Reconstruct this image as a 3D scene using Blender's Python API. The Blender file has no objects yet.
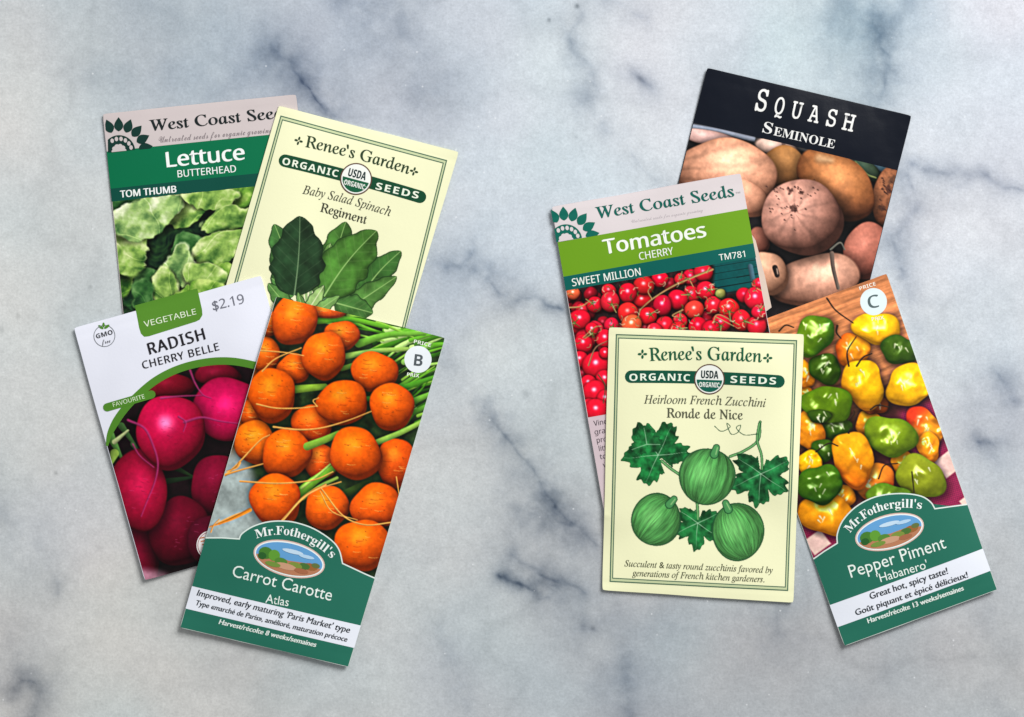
import bpy, bmesh, math, random
import numpy as np
from mathutils import Vector
random.seed(7)
SC = bpy.context.scene
COL = SC.collection
S = 0.000426                       # metres on the table per unit of the layout plan
LV = 0.00004                       # print layers lie this far apart
def W2(x, y): return (x-512.0)*S, (358.5-y)*S
def zm(ox, oy, s): return lambda x, y: (ox+x/s, oy+y/s)

# ------------------------------------------------------------------ noise
_rng = np.random.RandomState(11)
_P = _rng.permutation(1024)
_V = _rng.rand(1024)
def vnoise(x, y, seed=0):
    xi = np.floor(x).astype(int); yi = np.floor(y).astype(int)
    fx = x-xi; fy = y-yi
    fx = fx*fx*fx*(fx*(fx*6-15)+10); fy = fy*fy*fy*(fy*(fy*6-15)+10)
    def h(a, b): return _V[_P[(_P[(a+seed*37) & 1023]+b*7+seed*13) & 1023]]
    a = h(xi, yi); b = h(xi+1, yi); c = h(xi, yi+1); d = h(xi+1, yi+1)
    return (a*(1-fx)+b*fx)*(1-fy)+(c*(1-fx)+d*fx)*fy
def fbm(x, y, scale, seed=0, octv=4, gain=.5):
    t = 0; a = 1; n = 0; x = x/scale; y = y/scale
    for i in range(octv):
        t = t+a*vnoise(x+i*17.3, y-i*9.1, seed+i); n += a; a *= gain
        x, y = 1.6*x+1.2*y, -1.2*x+1.6*y
    return t/n*2-1
def lin(c):
    c = np.clip(np.asarray(c, float), 0, 255)/255.0
    return np.where(c <= .04045, c/12.92, ((c+.055)/1.055)**2.4)
def sst(a, b, x):
    t = np.clip((x-a)/(b-a), 0, 1); return t*t*(3-2*t)

# ------------------------------------------------------------------ materials
_mats = {}
def nodes(name):
    m = bpy.data.materials.new(name); m.use_nodes = True
    nt = m.node_tree; return m, nt, nt.nodes['Principled BSDF']
def paper_bump(nt, b, scale=900, strength=.12, dist=.0002, big=0):
    tc = nt.nodes.new('ShaderNodeTexCoord')
    n = nt.nodes.new('ShaderNodeTexNoise'); n.inputs['Scale'].default_value = scale; n.inputs['Detail'].default_value = 4
    bp = nt.nodes.new('ShaderNodeBump'); bp.inputs['Strength'].default_value = strength; bp.inputs['Distance'].default_value = dist
    nt.links.new(tc.outputs['Object'], n.inputs['Vector']); nt.links.new(n.outputs['Fac'], bp.inputs['Height'])
    if big:
        n2 = nt.nodes.new('ShaderNodeTexNoise'); n2.inputs['Scale'].default_value = 28; n2.inputs['Detail'].default_value = 3
        b2 = nt.nodes.new('ShaderNodeBump'); b2.inputs['Strength'].default_value = big; b2.inputs['Distance'].default_value = .004
        nt.links.new(tc.outputs['Object'], n2.inputs['Vector']); nt.links.new(n2.outputs['Fac'], b2.inputs['Height'])
        nt.links.new(bp.outputs['Normal'], b2.inputs['Normal']); bp = b2
    nt.links.new(bp.outputs['Normal'], b.inputs['Normal'])
    return tc
def ink(rgb, rough=.5, spec=.15, mottle=.05, big=0):
    key = (tuple(rgb), rough, spec, mottle, big)
    if key in _mats: return _mats[key]
    m, nt, b = nodes('printed_paper')
    b.inputs['Roughness'].default_value = rough
    b.inputs['Specular IOR Level'].default_value = spec
    tc = paper_bump(nt, b, big=big)
    n = nt.nodes.new('ShaderNodeTexNoise'); n.inputs['Scale'].default_value = 60; n.inputs['Detail'].default_value = 6
    nt.links.new(tc.outputs['Object'], n.inputs['Vector'])
    mx = nt.nodes.new('ShaderNodeMix'); mx.data_type = 'RGBA'
    c = lin(rgb)
    mx.inputs['A'].default_value = (*(c*(1-mottle)), 1); mx.inputs['B'].default_value = (*np.minimum(c*(1+mottle), 1), 1)
    nt.links.new(n.outputs['Fac'], mx.inputs['Factor']); nt.links.new(mx.outputs['Result'], b.inputs['Base Color'])
    _mats[key] = m
    return m
def attr_mat(name, rough=.42, spec=.3, big=0):
    m, nt, b = nodes(name)
    a = nt.nodes.new('ShaderNodeAttribute'); a.attribute_name = 'print'
    nt.links.new(a.outputs['Color'], b.inputs['Base Color'])
    b.inputs['Roughness'].default_value = rough; b.inputs['Specular IOR Level'].default_value = spec
    paper_bump(nt, b, big=big)
    return m
PHOTO = attr_mat('photo_print', .45, .14)
PHOTO_GLOSS = attr_mat('glossy_photo_print', .32, .2, .25)

# ------------------------------------------------------------------ height of the pile
GS = 2.0
gx = np.arange(-60, 1090, GS); gy = np.arange(-60, 780, GS)
GX, GY = np.meshgrid(gx, gy)
HEAP = np.zeros_like(GX)
def gauss1(a, sg, ax):
    r = int(3*sg)+1; k = np.exp(-.5*(np.arange(-r, r+1)/sg)**2); k /= k.sum()
    p = np.pad(a, [(r, r) if i == ax else (0, 0) for i in range(2)], mode='edge')
    out = np.zeros_like(a)
    n = a.shape[ax]
    for i, w in enumerate(k):
        out += w*(p[i:i+n, :] if ax == 0 else p[:, i:i+n])
    return out
def blur(a, sg): return gauss1(gauss1(a, sg, 0), sg, 1)
def dilate(a, r):
    for ax in (0, 1):
        p = np.pad(a, [(r, r) if i == ax else (0, 0) for i in range(2)], mode='edge'); n = a.shape[ax]
        o = a.copy()
        for i in range(2*r+1):
            o = np.maximum(o, p[i:i+n, :] if ax == 0 else p[:, i:i+n])
        a = o
    return a
def sample(H, x, y):
    fx = np.clip((x-gx[0])/GS, 0, len(gx)-1.001); fy = np.clip((y-gy[0])/GS, 0, len(gy)-1.001)
    i = fx.astype(int); j = fy.astype(int); a = fx-i; b = fy-j
    return (H[j, i]*(1-a)+H[j, i+1]*a)*(1-b)+(H[j+1, i]*(1-a)+H[j+1, i+1]*a)*b

# ------------------------------------------------------------------ fonts (only Blender's own built-in text object)
F = dict(serif=(0x1D400, 0x1D41A), ital=(0x1D434, 0x1D44E), roman=(0x1D434, 0x1D44E), bital=(0x1D468, 0x1D482), sans=(0x1D5A0, 0x1D5BA),
         sbold=(0x1D5D4, 0x1D5EE), sital=(0x1D608, 0x1D622), sbital=(0x1D63C, 0x1D656), script=(0x1D4D0, 0x1D4EA), slab=(0x1D670, 0x1D68A), plain=None)
DIG = dict(serif=0x1D7CE, sans=0x1D7E2, sbold=0x1D7EC, sital=0x1D7E2, sbital=0x1D7EC)
def remap(s, f):
    if F[f] is None: return s
    A, a = F[f]; r = ''
    for c in s:
        if 'A' <= c <= 'Z': r += chr(A+ord(c)-65)
        elif 'a' <= c <= 'z': r += chr(0x210E if (f in ('ital', 'roman') and c == 'h') else a+ord(c)-97)
        elif c.isdigit() and f in DIG: r += chr(DIG[f]+ord(c)-48)
        else: r += c
    return r
def text_mesh(s, f, off=0, space=1.0):
    cu = bpy.data.curves.new('lettering_source', 'FONT'); cu.body = remap(s, f); cu.size = 1; cu.offset = off
    cu.resolution_u = 3; cu.space_character = space
    o = bpy.data.objects.new('lettering_source', cu)
    me = bpy.data.meshes.new_from_object(o)
    bpy.data.objects.remove(o); bpy.data.curves.remove(cu)
    return me
_cap = {}
def cap_h(f):
    if f not in _cap:
        me = text_mesh('H', f); _cap[f] = max(v.co.y for v in me.vertices); bpy.data.meshes.remove(me)
    return _cap[f]

# ------------------------------------------------------------------ pieces of print, as little bmeshes in plan units
def cut(bm, step=4.0):
    xs = [v.co.x for v in bm.verts]; ys = [v.co.y for v in bm.verts]
    if not xs: return
    for ax, lo, hi in ((0, min(xs), max(xs)), (1, min(ys), max(ys))):
        k = math.floor(lo/step)*step+step+.0137
        while k < hi:
            co = (k, 0, 0) if ax == 0 else (0, k, 0); no = (1, 0, 0) if ax == 0 else (0, 1, 0)
            bmesh.ops.bisect_plane(bm, geom=bm.verts[:]+bm.edges[:]+bm.faces[:], dist=1e-4, plane_co=co, plane_no=no)
            k += step
def circ(c, rx, ry=None, rot=0, n=40, a0=0, a1=360):
    ry = rx if ry is None else ry; r = math.radians(rot); out = []
    full = abs(a1-a0) >= 360
    for i in range(n if full else n+1):
        a = math.radians(a0+(a1-a0)*i/n); x = rx*math.cos(a); y = ry*math.sin(a)
        out.append((c[0]+x*math.cos(r)-y*math.sin(r), c[1]+x*math.sin(r)+y*math.cos(r)))
    return out
def bez(pts, n=24):                 # smooth curve through the points (Catmull-Rom)
    p = [np.array(q, float) for q in pts]; p = [2*p[0]-p[1]]+p+[2*p[-1]-p[-2]]; out = []
    m = max(2, n//(len(p)-3))
    for i in range(1, len(p)-2):
        for k in range(m):
            t = k/m
            out.append(tuple(.5*((2*p[i])+(-p[i-1]+p[i+1])*t+(2*p[i-1]-5*p[i]+4*p[i+1]-p[i+2])*t*t+(-p[i-1]+3*p[i]-3*p[i+1]+p[i+2])*t**3)))
    out.append(tuple(p[-2])); return out
def ribbon(pts, w, closed=False):   # quads along a line
    n = len(pts); L = []; R = []
    ws = w if isinstance(w, (list, tuple)) else [w]*n
    for i in range(n):
        a = np.array(pts[(i-1) % n] if (closed or i > 0) else pts[i], float); b = np.array(pts[(i+1) % n] if (closed or i < n-1) else pts[i], float)
        c = np.array(pts[i], float)
        d1 = c-a; d2 = b-c
        d1 = d1/np.linalg.norm(d1) if np.linalg.norm(d1) > 1e-9 else None; d2 = d2/np.linalg.norm(d2) if np.linalg.norm(d2) > 1e-9 else None
        if d1 is None: d1 = d2
        if d2 is None: d2 = d1
        t = d1+d2; t = t/np.linalg.norm(t); nn = np.array((-t[1], t[0])); k = 1/max(.5, abs(np.dot(nn, (-d1[1], d1[0]))))
        L.append(c+nn*ws[i]/2*k); R.append(c-nn*ws[i]/2*k)
    m = n if closed else n-1
    return [[tuple(L[i]), tuple(L[(i+1) % n]), tuple(R[(i+1) % n]), tuple(R[i])] for i in range(m)]
def pill(a, b, h, n=8, bow=0):      # rounded bar from a to b
    a = np.array(a, float); b = np.array(b, float); d = (b-a)/np.linalg.norm(b-a); nn = np.array((-d[1], d[0])); r = h/2
    L = np.linalg.norm(b-a); ang = math.atan2(d[1], d[0]); out = []
    m = 14
    f = lambda t: a+(b-a)*t-nn*bow*4*t*(1-t)
    for i in range(m+1): out.append(tuple(f(i/m)+nn*r))
    for i in range(1, n): t = math.pi/2-math.pi*i/n; out.append((b[0]+r*math.cos(ang+t), b[1]+r*math.sin(ang+t)))
    for i in range(m+1): out.append(tuple(f(1-i/m)-nn*r))
    for i in range(1, n): t = -math.pi/2-math.pi*i/n; out.append((a[0]+r*math.cos(ang+t), a[1]+r*math.sin(ang+t)))
    return out

class Packet:
    def __init__(s, corners, label, paper, puff=.0016, edge=.00055, lift=None, seed=1, rough=.55, big=0, spec=.25, inset=0):
        global HEAP
        s.c = [np.array(p, float) for p in corners]          # TL TR BR BL
        TL, TR, BR, BL = s.c
        s.ex = ((TR-TL)+(BR-BL))/2; s.ey = ((BL-TL)+(BR-TR))/2; s.mid = (TL+TR+BR+BL)/4
        s.M = np.linalg.inv(np.array([s.ex, s.ey]).T)
        s.puff, s.edge, s.lift, s.seed = puff, edge, lift, seed
        s.D = np.maximum(blur(dilate(HEAP, 6), 6.0), HEAP)+.00006
        s.D = np.maximum(blur(s.D, 1.2), HEAP+.00003)
        u, v = s.uv(GX, GY)
        ins = (u > -.012) & (u < 1.012) & (v > -.012) & (v < 1.012)
        HEAP = np.where(ins, np.maximum(HEAP, s.ztop(GX, GY)), HEAP)
        w = W2(*s.mid)
        zb = float(s.D[(u > 0) & (u < 1) & (v > 0) & (v < 1)].min())-.00003
        s.loc = Vector((w[0], w[1], zb))
        s.root = bpy.data.objects.new('seed_packet', None); s.root.empty_display_size = .02
        s.root.location = s.loc; COL.objects.link(s.root)
        s.root['label'] = label; s.root['category'] = 'seed packet'; s.root['group'] = 'seed packets laid out on the marble'
        s.paper = paper
        s.body(ink(paper, rough, spec, .03, big))
    def uv(s, x, y):
        dx = x-s.mid[0]; dy = y-s.mid[1]
        return s.M[0, 0]*dx+s.M[0, 1]*dy+.5, s.M[1, 0]*dx+s.M[1, 1]*dy+.5
    def P(s, u, v):
        TL, TR, BR, BL = s.c; u_ = np.asarray(u, float); v_ = np.asarray(v, float)
        # hand-handled paper: the edges are not ruler straight
        w = (.45*fbm(v_*3+s.seed, u_*.6, 1, s.seed, 2), .45*fbm(u_*3+s.seed, v_*.6, 1, s.seed+9, 2))
        cf = .6*np.exp(-np.minimum(u_, 1-u_)/.010)*np.exp(-np.minimum(v_, 1-v_)/.008)      # corners worn a little round
        cs = (-np.sign(u_-.5)*cf, -np.sign(v_-.5)*cf)
        o = tuple((TL[k]*(1-u)+TR[k]*u)*(1-v)+(BL[k]*(1-u)+BR[k]*u)*v+w[k]+cs[0]*s.ex[k]/np.linalg.norm(s.ex)+cs[1]*s.ey[k]/np.linalg.norm(s.ey) for k in (0, 1))
        return o if np.ndim(u) or np.ndim(v) else (float(o[0]), float(o[1]))
    def under(s, x, y):
        u, v = s.uv(x, y)
        z = sample(s.D, x, y)
        if s.lift:
            for (side, a) in s.lift:
                t = {'b': v, 't': 1-v, 'l': 1-u, 'r': u}[side]
                z = z+a*np.clip((t-.6)/.4, 0, 1.05)**2
        return z
    def ztop(s, x, y):
        u, v = s.uv(x, y); u = np.clip(u, 0, 1); v = np.clip(v, 0, 1)
        p = (1-np.abs(2*u-1)**3.2)*(1-np.abs(2*v-1)**5)
        wr = fbm(x, y, 50, s.seed, 2)*.00022+fbm(x, y, 120, s.seed+5, 1)*.0004
        # the crimp of the folded ends
        fold = -.00010*np.exp(-((v-.035)/.008)**2)-.00010*np.exp(-((v-.965)/.008)**2)
        return s.under(x, y)+s.edge+s.puff*p+wr*(.15+.85*p)+fold
    def to3(s, x, y, lift=0.0):
        x = np.asarray(x, float); y = np.asarray(y, float)
        z = s.ztop(x, y)+lift
        return np.stack([(x-512)*S-s.loc.x, (358.5-y)*S-s.loc.y, z-s.loc.z], -1)
    def body(s, mat):
        nu = int(np.linalg.norm(s.ex)/2.5); nv = int(np.linalg.norm(s.ey)/2.5)
        U, V = np.meshgrid(np.linspace(0, 1, nu+1), np.linspace(0, 1, nv+1))
        X, Y = s.P(U, V)
        top = s.to3(X, Y).reshape(-1, 3)
        bot = np.stack([(X-512)*S-s.loc.x, (358.5-Y)*S-s.loc.y, s.under(X, Y)-s.loc.z], -1).reshape(-1, 3)
        n = len(top); w = nu+1
        co = np.concatenate([top, bot])
        # rim bulges out a hair, like a folded edge
        fc = []
        for j in range(nv):
            for i in range(nu):
                a = j*w+i; fc.append((a, a+w, a+w+1, a+1)); fc.append((n+a, n+a+1, n+a+w+1, n+a+w))
        for i in range(nu):
            fc.append((i, i+1, n+i+1, n+i)); a = nv*w+i; fc.append((a+1, a, n+a, n+a+1))
        for j in range(nv):
            a = j*w; fc.append((a+w, a, n+a, n+a+w)); a = j*w+nu; fc.append((a, a+w, n+a+w, n+a))
        me = bpy.data.meshes.new('envelope'); me.from_pydata(co.tolist(), [], fc); me.materials.append(mat)
        me.polygons.foreach_set('use_smooth', [True]*len(me.polygons))
        me.update()
        bm = bmesh.new(); bm.from_mesh(me)
        for e in bm.edges:
            if len(e.link_faces) == 2 and e.calc_face_angle(0) > .8: e.smooth = False
        bm.to_mesh(me); bm.free()
        o = bpy.data.objects.new('envelope', me); COL.objects.link(o); o.parent = s.root
        s.env = o
    def link(s, name, me, parent):
        o = bpy.data.objects.new(name, me); COL.objects.link(o); o.parent = parent or s.root
        return o
    # items: (kind, data, material, level)
    def part(s, name, items, parent=None):
        co = []; fc = []; mi = []; mats = []
        items = list(items); extra = items
        for kind, data, mat, lev in items:
            if mat not in mats: mats.append(mat)
            k = mats.index(mat)
            bm = bmesh.new()
            if kind == 'poly':
                for q in data:
                    vs = [bm.verts.new((p[0], p[1], 0)) for p in q]
                    try: bm.faces.new(vs)
                    except ValueError: pass
                bmesh.ops.triangulate(bm, faces=bm.faces[:])
                bmesh.ops.remove_doubles(bm, verts=bm.verts[:], dist=1e-3)
                cut(bm)
            elif kind == 'text':
                s.text_bm(bm, **data)
                if data.get('wt') and not data.get('dx'):      # a heavier weight: the same word once more, a hair to the side
                    w_ = data['wt']; extra += [('text', dict(data, dx=w_, dy=w_*.3), mat, lev+.35)]
            bm.verts.ensure_lookup_table()
            base = len(co)
            xy = np.array([(v.co.x, v.co.y) for v in bm.verts]).reshape(-1, 2)
            if len(xy) == 0: bm.free(); continue
            co += s.to3(xy[:, 0], xy[:, 1], LV*lev).tolist()
            for f in bm.faces:
                idx = [v.index+base for v in f.verts]
                a, b, c = (xy[i-base] for i in idx[:3])
                ar = sum(xy[idx[i]-base][0]*xy[idx[(i+1) % len(idx)]-base][1]-xy[idx[(i+1) % len(idx)]-base][0]*xy[idx[i]-base][1] for i in range(len(idx)))
                if abs(ar) < 1e-7: continue
                if ar > 0: idx.reverse()      # plan y runs down, so this makes the face look up
                fc.append(idx); mi.append(k)
            bm.free()
        me = bpy.data.meshes.new(name); me.from_pydata(co, [], fc)
        for m in mats: me.materials.append(m)
        me.polygons.foreach_set('material_index', mi); me.polygons.foreach_set('use_smooth', [True]*len(fc)); me.update()
        return s.link(name, me, parent)
    def text_bm(s, bm, t, p0, p1, h, f='sans', off=0, c=None, space=1.0, shear=0, wt=0, dy=0, dx=0):
        me = text_mesh(t, f, off, space); bm.from_mesh(me); bpy.data.meshes.remove(me)
        bmesh.ops.triangulate(bm, faces=[q for q in bm.faces if len(q.verts) > 4])
        if f == 'roman':
            for v in bm.verts: v.co.x -= .285*v.co.y
        p0 = np.array(p0, float); p1 = np.array(p1, float)
        x0 = min(v.co.x for v in bm.verts); x1 = max(v.co.x for v in bm.verts)
        L = np.linalg.norm(p1-p0); sx = L/(x1-x0); sy = h/cap_h(f)
        for v in bm.verts: v.co = ((v.co.x-x0)*sx+shear*v.co.y*sy, v.co.y*sy, 0)
        cut(bm, 5.0)
        for v in bm.verts:
            t_ = v.co.x/L; q = v.co.y
            if c is None: p = p0+(p1-p0)*t_; d = (p1-p0)
            else:
                cc = np.array(c, float); p = (1-t_)**2*p0+2*t_*(1-t_)*cc+t_*t_*p1; d = 2*(1-t_)*(cc-p0)+2*t_*(p1-cc)
            d = d/np.linalg.norm(d); up = np.array((d[1], -d[0]))
            p = p+up*(q+dy)+d*dx; v.co = (p[0], p[1], 0)
    def words(s, name, parent, mat, lev, *lines):
        return s.part(name, [('text', l, mat, lev) for l in lines], parent)
    def clipband(s, v0, v1, u0=0.0, u1=1.0):
        return [[s.P(u0, v0), s.P(u1, v0), s.P(u1, v1), s.P(u0, v1)]]

# ------------------------------------------------------------------ painter for the printed photographs
class Pic:
    def __init__(s, pk, u0, u1, v0, v1, res=.62, bg=(20, 20, 20)):
        s.pk = pk; L = np.linalg.norm(pk.ex)*(u1-u0); H = np.linalg.norm(pk.ey)*(v1-v0)
        s.nu = int(L/res); s.nv = int(H/res)
        U, V = np.meshgrid(np.linspace(u0, u1, s.nu+1), np.linspace(v0, v1, s.nv+1))
        s.X, s.Y = pk.P(U, V); s.U, s.V = U, V
        s.I = np.ones(s.X.shape+(3,))*np.array(bg, float); s.A = np.ones(s.X.shape)
        s.seed = 20
    def mix(s, m, col):
        m = m[..., None]; s.I = s.I*(1-m)+np.asarray(col, float)*m
    def mul(s, f): s.I = s.I*(f[..., None] if np.ndim(f) == 2 else f)
    def shade(s, c, rx, ry, k=.6, spread=1.5):
        d = np.sqrt(((s.X-c[0])/rx)**2+((s.Y-c[1])/ry)**2)
        s.mul(1-k*(1-sst(.75, spread, d)))
    # a round fruit lit from one side
    def blob(s, c, rx, ry, col, rot=0, irr=.04, lump=0, hi=.5, L=(-.35, -.55, .75), dark=.30, tex=.06, texs=5, spots=(), shadow=.55, ribs=0, ribdir=None, fuzz=.9, tint=None, hs=.22, n=5, gloss=26):
        s.seed += 3
        X = s.X-c[0]; Y = s.Y-c[1]; r = math.radians(rot); x = (X*math.cos(r)+Y*math.sin(r))/rx; y = (-X*math.sin(r)+Y*math.cos(r))/ry
        box = (np.abs(x) < 1.9) & (np.abs(y) < 1.9)
        if not box.any(): return
        ph = s.seed*1.7; th = np.arctan2(y, x)
        mod = 1+irr*np.sin(2*th+ph)+irr*.7*np.sin(3*th+ph*2)+irr*.5*np.sin(5*th+ph*.7)
        d = np.sqrt(x*x+y*y)/mod
        if shadow: s.mul(1-shadow*(1-sst(.8, 1.35, np.sqrt((x-.05)**2+(y-.1)**2)/mod)))
        m = 1-sst(1-fuzz/min(rx, ry), 1+fuzz/min(rx, ry), d)
        z = np.sqrt(np.clip(1-d*d, 0.02, 1))
        nx, ny, nz = x/mod, y/mod, z
        if lump:
            e = 1.0
            h0 = fbm(s.X, s.Y, rx*.8, s.seed, 2); hx = fbm(s.X+e, s.Y, rx*.8, s.seed, 2); hy = fbm(s.X, s.Y+e, rx*.8, s.seed, 2)
            nx = nx-(hx-h0)*lump*rx; ny = ny-(hy-h0)*lump*rx
            q = np.sqrt(nx*nx+ny*ny+nz*nz); nx, ny, nz = nx/q, ny/q, nz/q
        # light in picture space
        Lx, Ly, Lz = L; ql = math.sqrt(Lx*Lx+Ly*Ly+Lz*Lz); Lx, Ly, Lz = Lx/ql, Ly/ql, Lz/ql
        wx = nx*math.cos(r)-ny*math.sin(r); wy = nx*math.sin(r)+ny*math.cos(r)
        lam = np.clip(wx*Lx+wy*Ly+nz*Lz, 0, 1)
        t = dark+(1-dark)*lam**.8
        base = np.ones(s.X.shape+(3,))*np.array(col, float)
        if tint is not None:
            w = sst(-.2, .9, x*tint[1]+y*tint[2]+.35*fbm(s.X, s.Y, rx*.7, s.seed+9, 2))[..., None]; base = base*(1-w)+np.array(tint[0], float)*w
        g = 1+tex*fbm(s.X, s.Y, texs, s.seed+1, 3)
        if ribs:
            a = np.arctan2(s.Y-ribdir[1], s.X-ribdir[0]) if ribdir else th
            g = g*(1-.13*np.abs(np.sin(a*ribs+.6*fbm(s.X, s.Y, 18, s.seed)))**6)
        ex_ = 1+.55*(1-np.array(col, float)/max(col)); base = 1.17*base*(np.clip(t, 0, 1)[..., None]**ex_)*g[..., None]
        hx, hy, hz = Lx, Ly, Lz+1; q = math.sqrt(hx*hx+hy*hy+hz*hz)
        sp = np.clip((wx*hx+wy*hy+nz*hz)/q, 0, 1)**gloss
        hc = np.array((1, 1, 1.)) if gloss >= 30 else .35+.65*np.array(col, float)/max(col)
        base = base+(255*hi*sp)[..., None]*hc
        for (sx, sy, sr, sc) in spots:
            dd = np.sqrt((s.X-sx)**2+(s.Y-sy)**2)/sr+.5*fbm(s.X, s.Y, 3, s.seed+4, 2)
            w = (1-sst(.4, 1.1, dd))[..., None]*.75; base = base*(1-w)+np.array(sc, float)*w
        s.mix(m, np.clip(base, 0, 255))
    def stroke(s, pts, w, col, w2=None, soft=.7, edge=None, smooth=True, a=1.0, hl=None):
        P = bez(pts, 6*len(pts)) if smooth and len(pts) > 2 else pts
        best = np.full(s.X.shape, 1e9); side = np.zeros(s.X.shape); n = len(P)-1
        w2 = w if w2 is None else w2
        pd = max(w, w2)/2+soft+.5; xs = [p[0] for p in P]; ys = [p[1] for p in P]
        win = (s.X > min(xs)-pd) & (s.X < max(xs)+pd) & (s.Y > min(ys)-pd) & (s.Y < max(ys)+pd)
        X = s.X[win]; Y = s.Y[win]; best = best[win]; side = side[win]
        if X.size == 0: return
        for i in range(n):
            ax, ay = P[i]; bx, by = P[i+1]; dx, dy = bx-ax, by-ay; q = dx*dx+dy*dy+1e-9
            t = np.clip(((X-ax)*dx+(Y-ay)*dy)/q, 0, 1)
            d = np.hypot(X-ax-t*dx, Y-ay-t*dy)
            ww = (w+(w2-w)*(i+t)/n)/2
            dd = d-ww; sel = dd < best; best = np.where(sel, dd, best)
            side = np.where(sel, ((X-ax)*dy-(Y-ay)*dx)/math.sqrt(q)/np.maximum(ww, .3), side)
        m = (1-sst(-soft, soft, best))*a
        c = np.ones(X.shape+(3,))*np.array(col, float)
        c = np.clip(c*(1-.35*np.clip(-side, 0, 1)+.15*np.clip(side, 0, 1))[..., None], 0, 255)
        s.I[win] = s.I[win]*(1-m[..., None])+c*m[..., None]
    def leafshape(s, base, tip, w, col, vein=(150, 190, 110), ruff=.08, dark=.5, nveins=6, outline=(18, 40, 20), bend=0, mid=1.2, alpha=False, pw=.75):
        s.seed += 2
        b = np.array(base, float); t = np.array(tip, float); L = np.linalg.norm(t-b); d = (t-b)/L; nn = np.array((-d[1], d[0]))
        a = ((s.X-b[0])*d[0]+(s.Y-b[1])*d[1])/L; c = ((s.X-b[0])*nn[0]+(s.Y-b[1])*nn[1])
        c = c-bend*L*np.sin(np.clip(a, 0, 1)*math.pi)
        aa = np.clip(a, 0, 1)
        prof = w/2*np.sin(math.pi*aa**pw)**.6*(1+ruff*np.sin(aa*24+np.sign(c)*2+s.seed)+ruff*fbm(s.X, s.Y, 9, s.seed, 2))
        dd = np.abs(c)-prof; dd = np.where((a < 0) | (a > 1), 5, dd)
        m = 1-sst(-.6, .5, dd)
        q = np.abs(c)/np.maximum(prof, .5)
        sh = 1+dark*(.8*fbm(s.X, s.Y, 9, s.seed, 4)-.25*(c > 0)+.25*np.sin(aa*math.pi))
        sh = sh*(1-.3*sst(.7, 1, q))
        I = np.ones(s.X.shape+(3,))*np.array(col, float)*sh[..., None]
        ve = np.abs(((aa-.55*np.abs(c)/L*1.6)*nveins) % 1-.5)*L/nveins
        vm = (1-sst(.2, .9, ve+.5*fbm(s.X, s.Y, 6, s.seed, 2)))*.28*(q < .92)*(aa > .06)
        I = I*(1-vm[..., None])+np.array(vein, float)*.75*vm[..., None]
        mm = (1-sst(mid*.35, mid*.9, np.abs(c)+aa*mid*.4))[..., None]
        I = I*(1-mm)+np.array(vein, float)*mm
        ol = (sst(-1.5, -.4, dd)*.75)[..., None]; I = I*(1-ol)+np.array(outline, float)*ol
        s.mix(m, np.clip(I, 0, 255))
        if alpha: s.A = np.maximum(s.A, m)
    def lobed(s, c, R, rot, col, vein=(190, 225, 190), lobes=5, outline=(16, 60, 35)):
        s.seed += 2
        X = s.X-c[0]; Y = s.Y-c[1]; r = np.hypot(X, Y); th = np.arctan2(Y, X)-math.radians(rot)
        th = (th+math.pi) % (2*math.pi)-math.pi
        # lobes spread over 300 degrees, gap at the stalk (th = pi)
        k = np.clip((th/math.radians(150)), -1, 1)
        lob = np.abs(np.cos(k*math.pi*(lobes)/2.0))**.7 if lobes % 2 else np.abs(np.sin(k*math.pi*lobes/2.0))**.55
        rad = R*(.60+.38*lob)*(1-.16*np.abs(k))*(1+.045*np.sin(th*27)+.04*np.sin(th*17+1)+.10*fbm(X, Y, 8, s.seed, 2))
        rad = np.where(np.abs(th) > math.radians(166), R*.12, rad)
        dd = r-rad; m = 1-sst(-.6, .5, dd)
        sh = 1+.75*fbm(s.X, s.Y, 6, s.seed, 3)-.2*sst(.6, 1, r/np.maximum(rad, 1))
        I = np.ones(s.X.shape+(3,))*np.array(col, float)*sh[..., None]
        for i in range(lobes):
            a = math.radians(rot)+math.radians(150)*((i-(lobes-1)/2)/(lobes/2.0))
            dx, dy = math.cos(a), math.sin(a); t = X*dx+Y*dy; p = np.abs(X*dy-Y*dx+.02*t*np.sin(t*.2))
            vm = .7*((1-sst(.1, .7, p+t*.012))*(t > 0)*(r < rad*.93))[..., None]
            I = I*(1-vm)+np.array(vein, float)*vm
        ol = (sst(-1.4, -.4, dd)*.7)[..., None]; I = I*(1-ol)+np.array(outline, float)*ol
        s.mix(m, np.clip(I, 0, 255)); s.A = np.maximum(s.A, m)
    def astroke(s, pts, w, col, w2=None):
        P = bez(pts, 8*len(pts)) if len(pts) > 2 else pts; best = np.full(s.X.shape, 1e9); w2 = w if w2 is None else w2; n = len(P)-1
        for i in range(n):
            ax, ay = P[i]; bx, by = P[i+1]; dx, dy = bx-ax, by-ay; q = dx*dx+dy*dy+1e-9
            t = np.clip(((s.X-ax)*dx+(s.Y-ay)*dy)/q, 0, 1)
            best = np.minimum(best, np.hypot(s.X-ax-t*dx, s.Y-ay-t*dy)-(w+(w2-w)*(i+t)/n)/2)
        m = 1-sst(-.5, .5, best); s.mix(m, col); s.A = np.maximum(s.A, m)
    def build(s, name, mat, lev=1, parent=None, grain=2.0, keep=None):
        co = s.pk.to3(s.X, s.Y, LV*lev).reshape(-1, 3)
        I = s.I
        if grain:      # a printed photo: fine tone texture and local contrast
            sm = np.stack([blur(I[..., k], 3.0) for k in range(3)], -1); I = I+.55*(I-sm)
            I = I*(1+.085*fbm(s.X, s.Y, 2.6, 77, 3)+.06*fbm(s.X, s.Y, 9, 78, 2))[..., None]
        rgb = lin(I).reshape(-1, 3)
        w = s.nu+1
        a = (np.arange(s.nv)[:, None]*w+np.arange(s.nu)[None, :])
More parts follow.
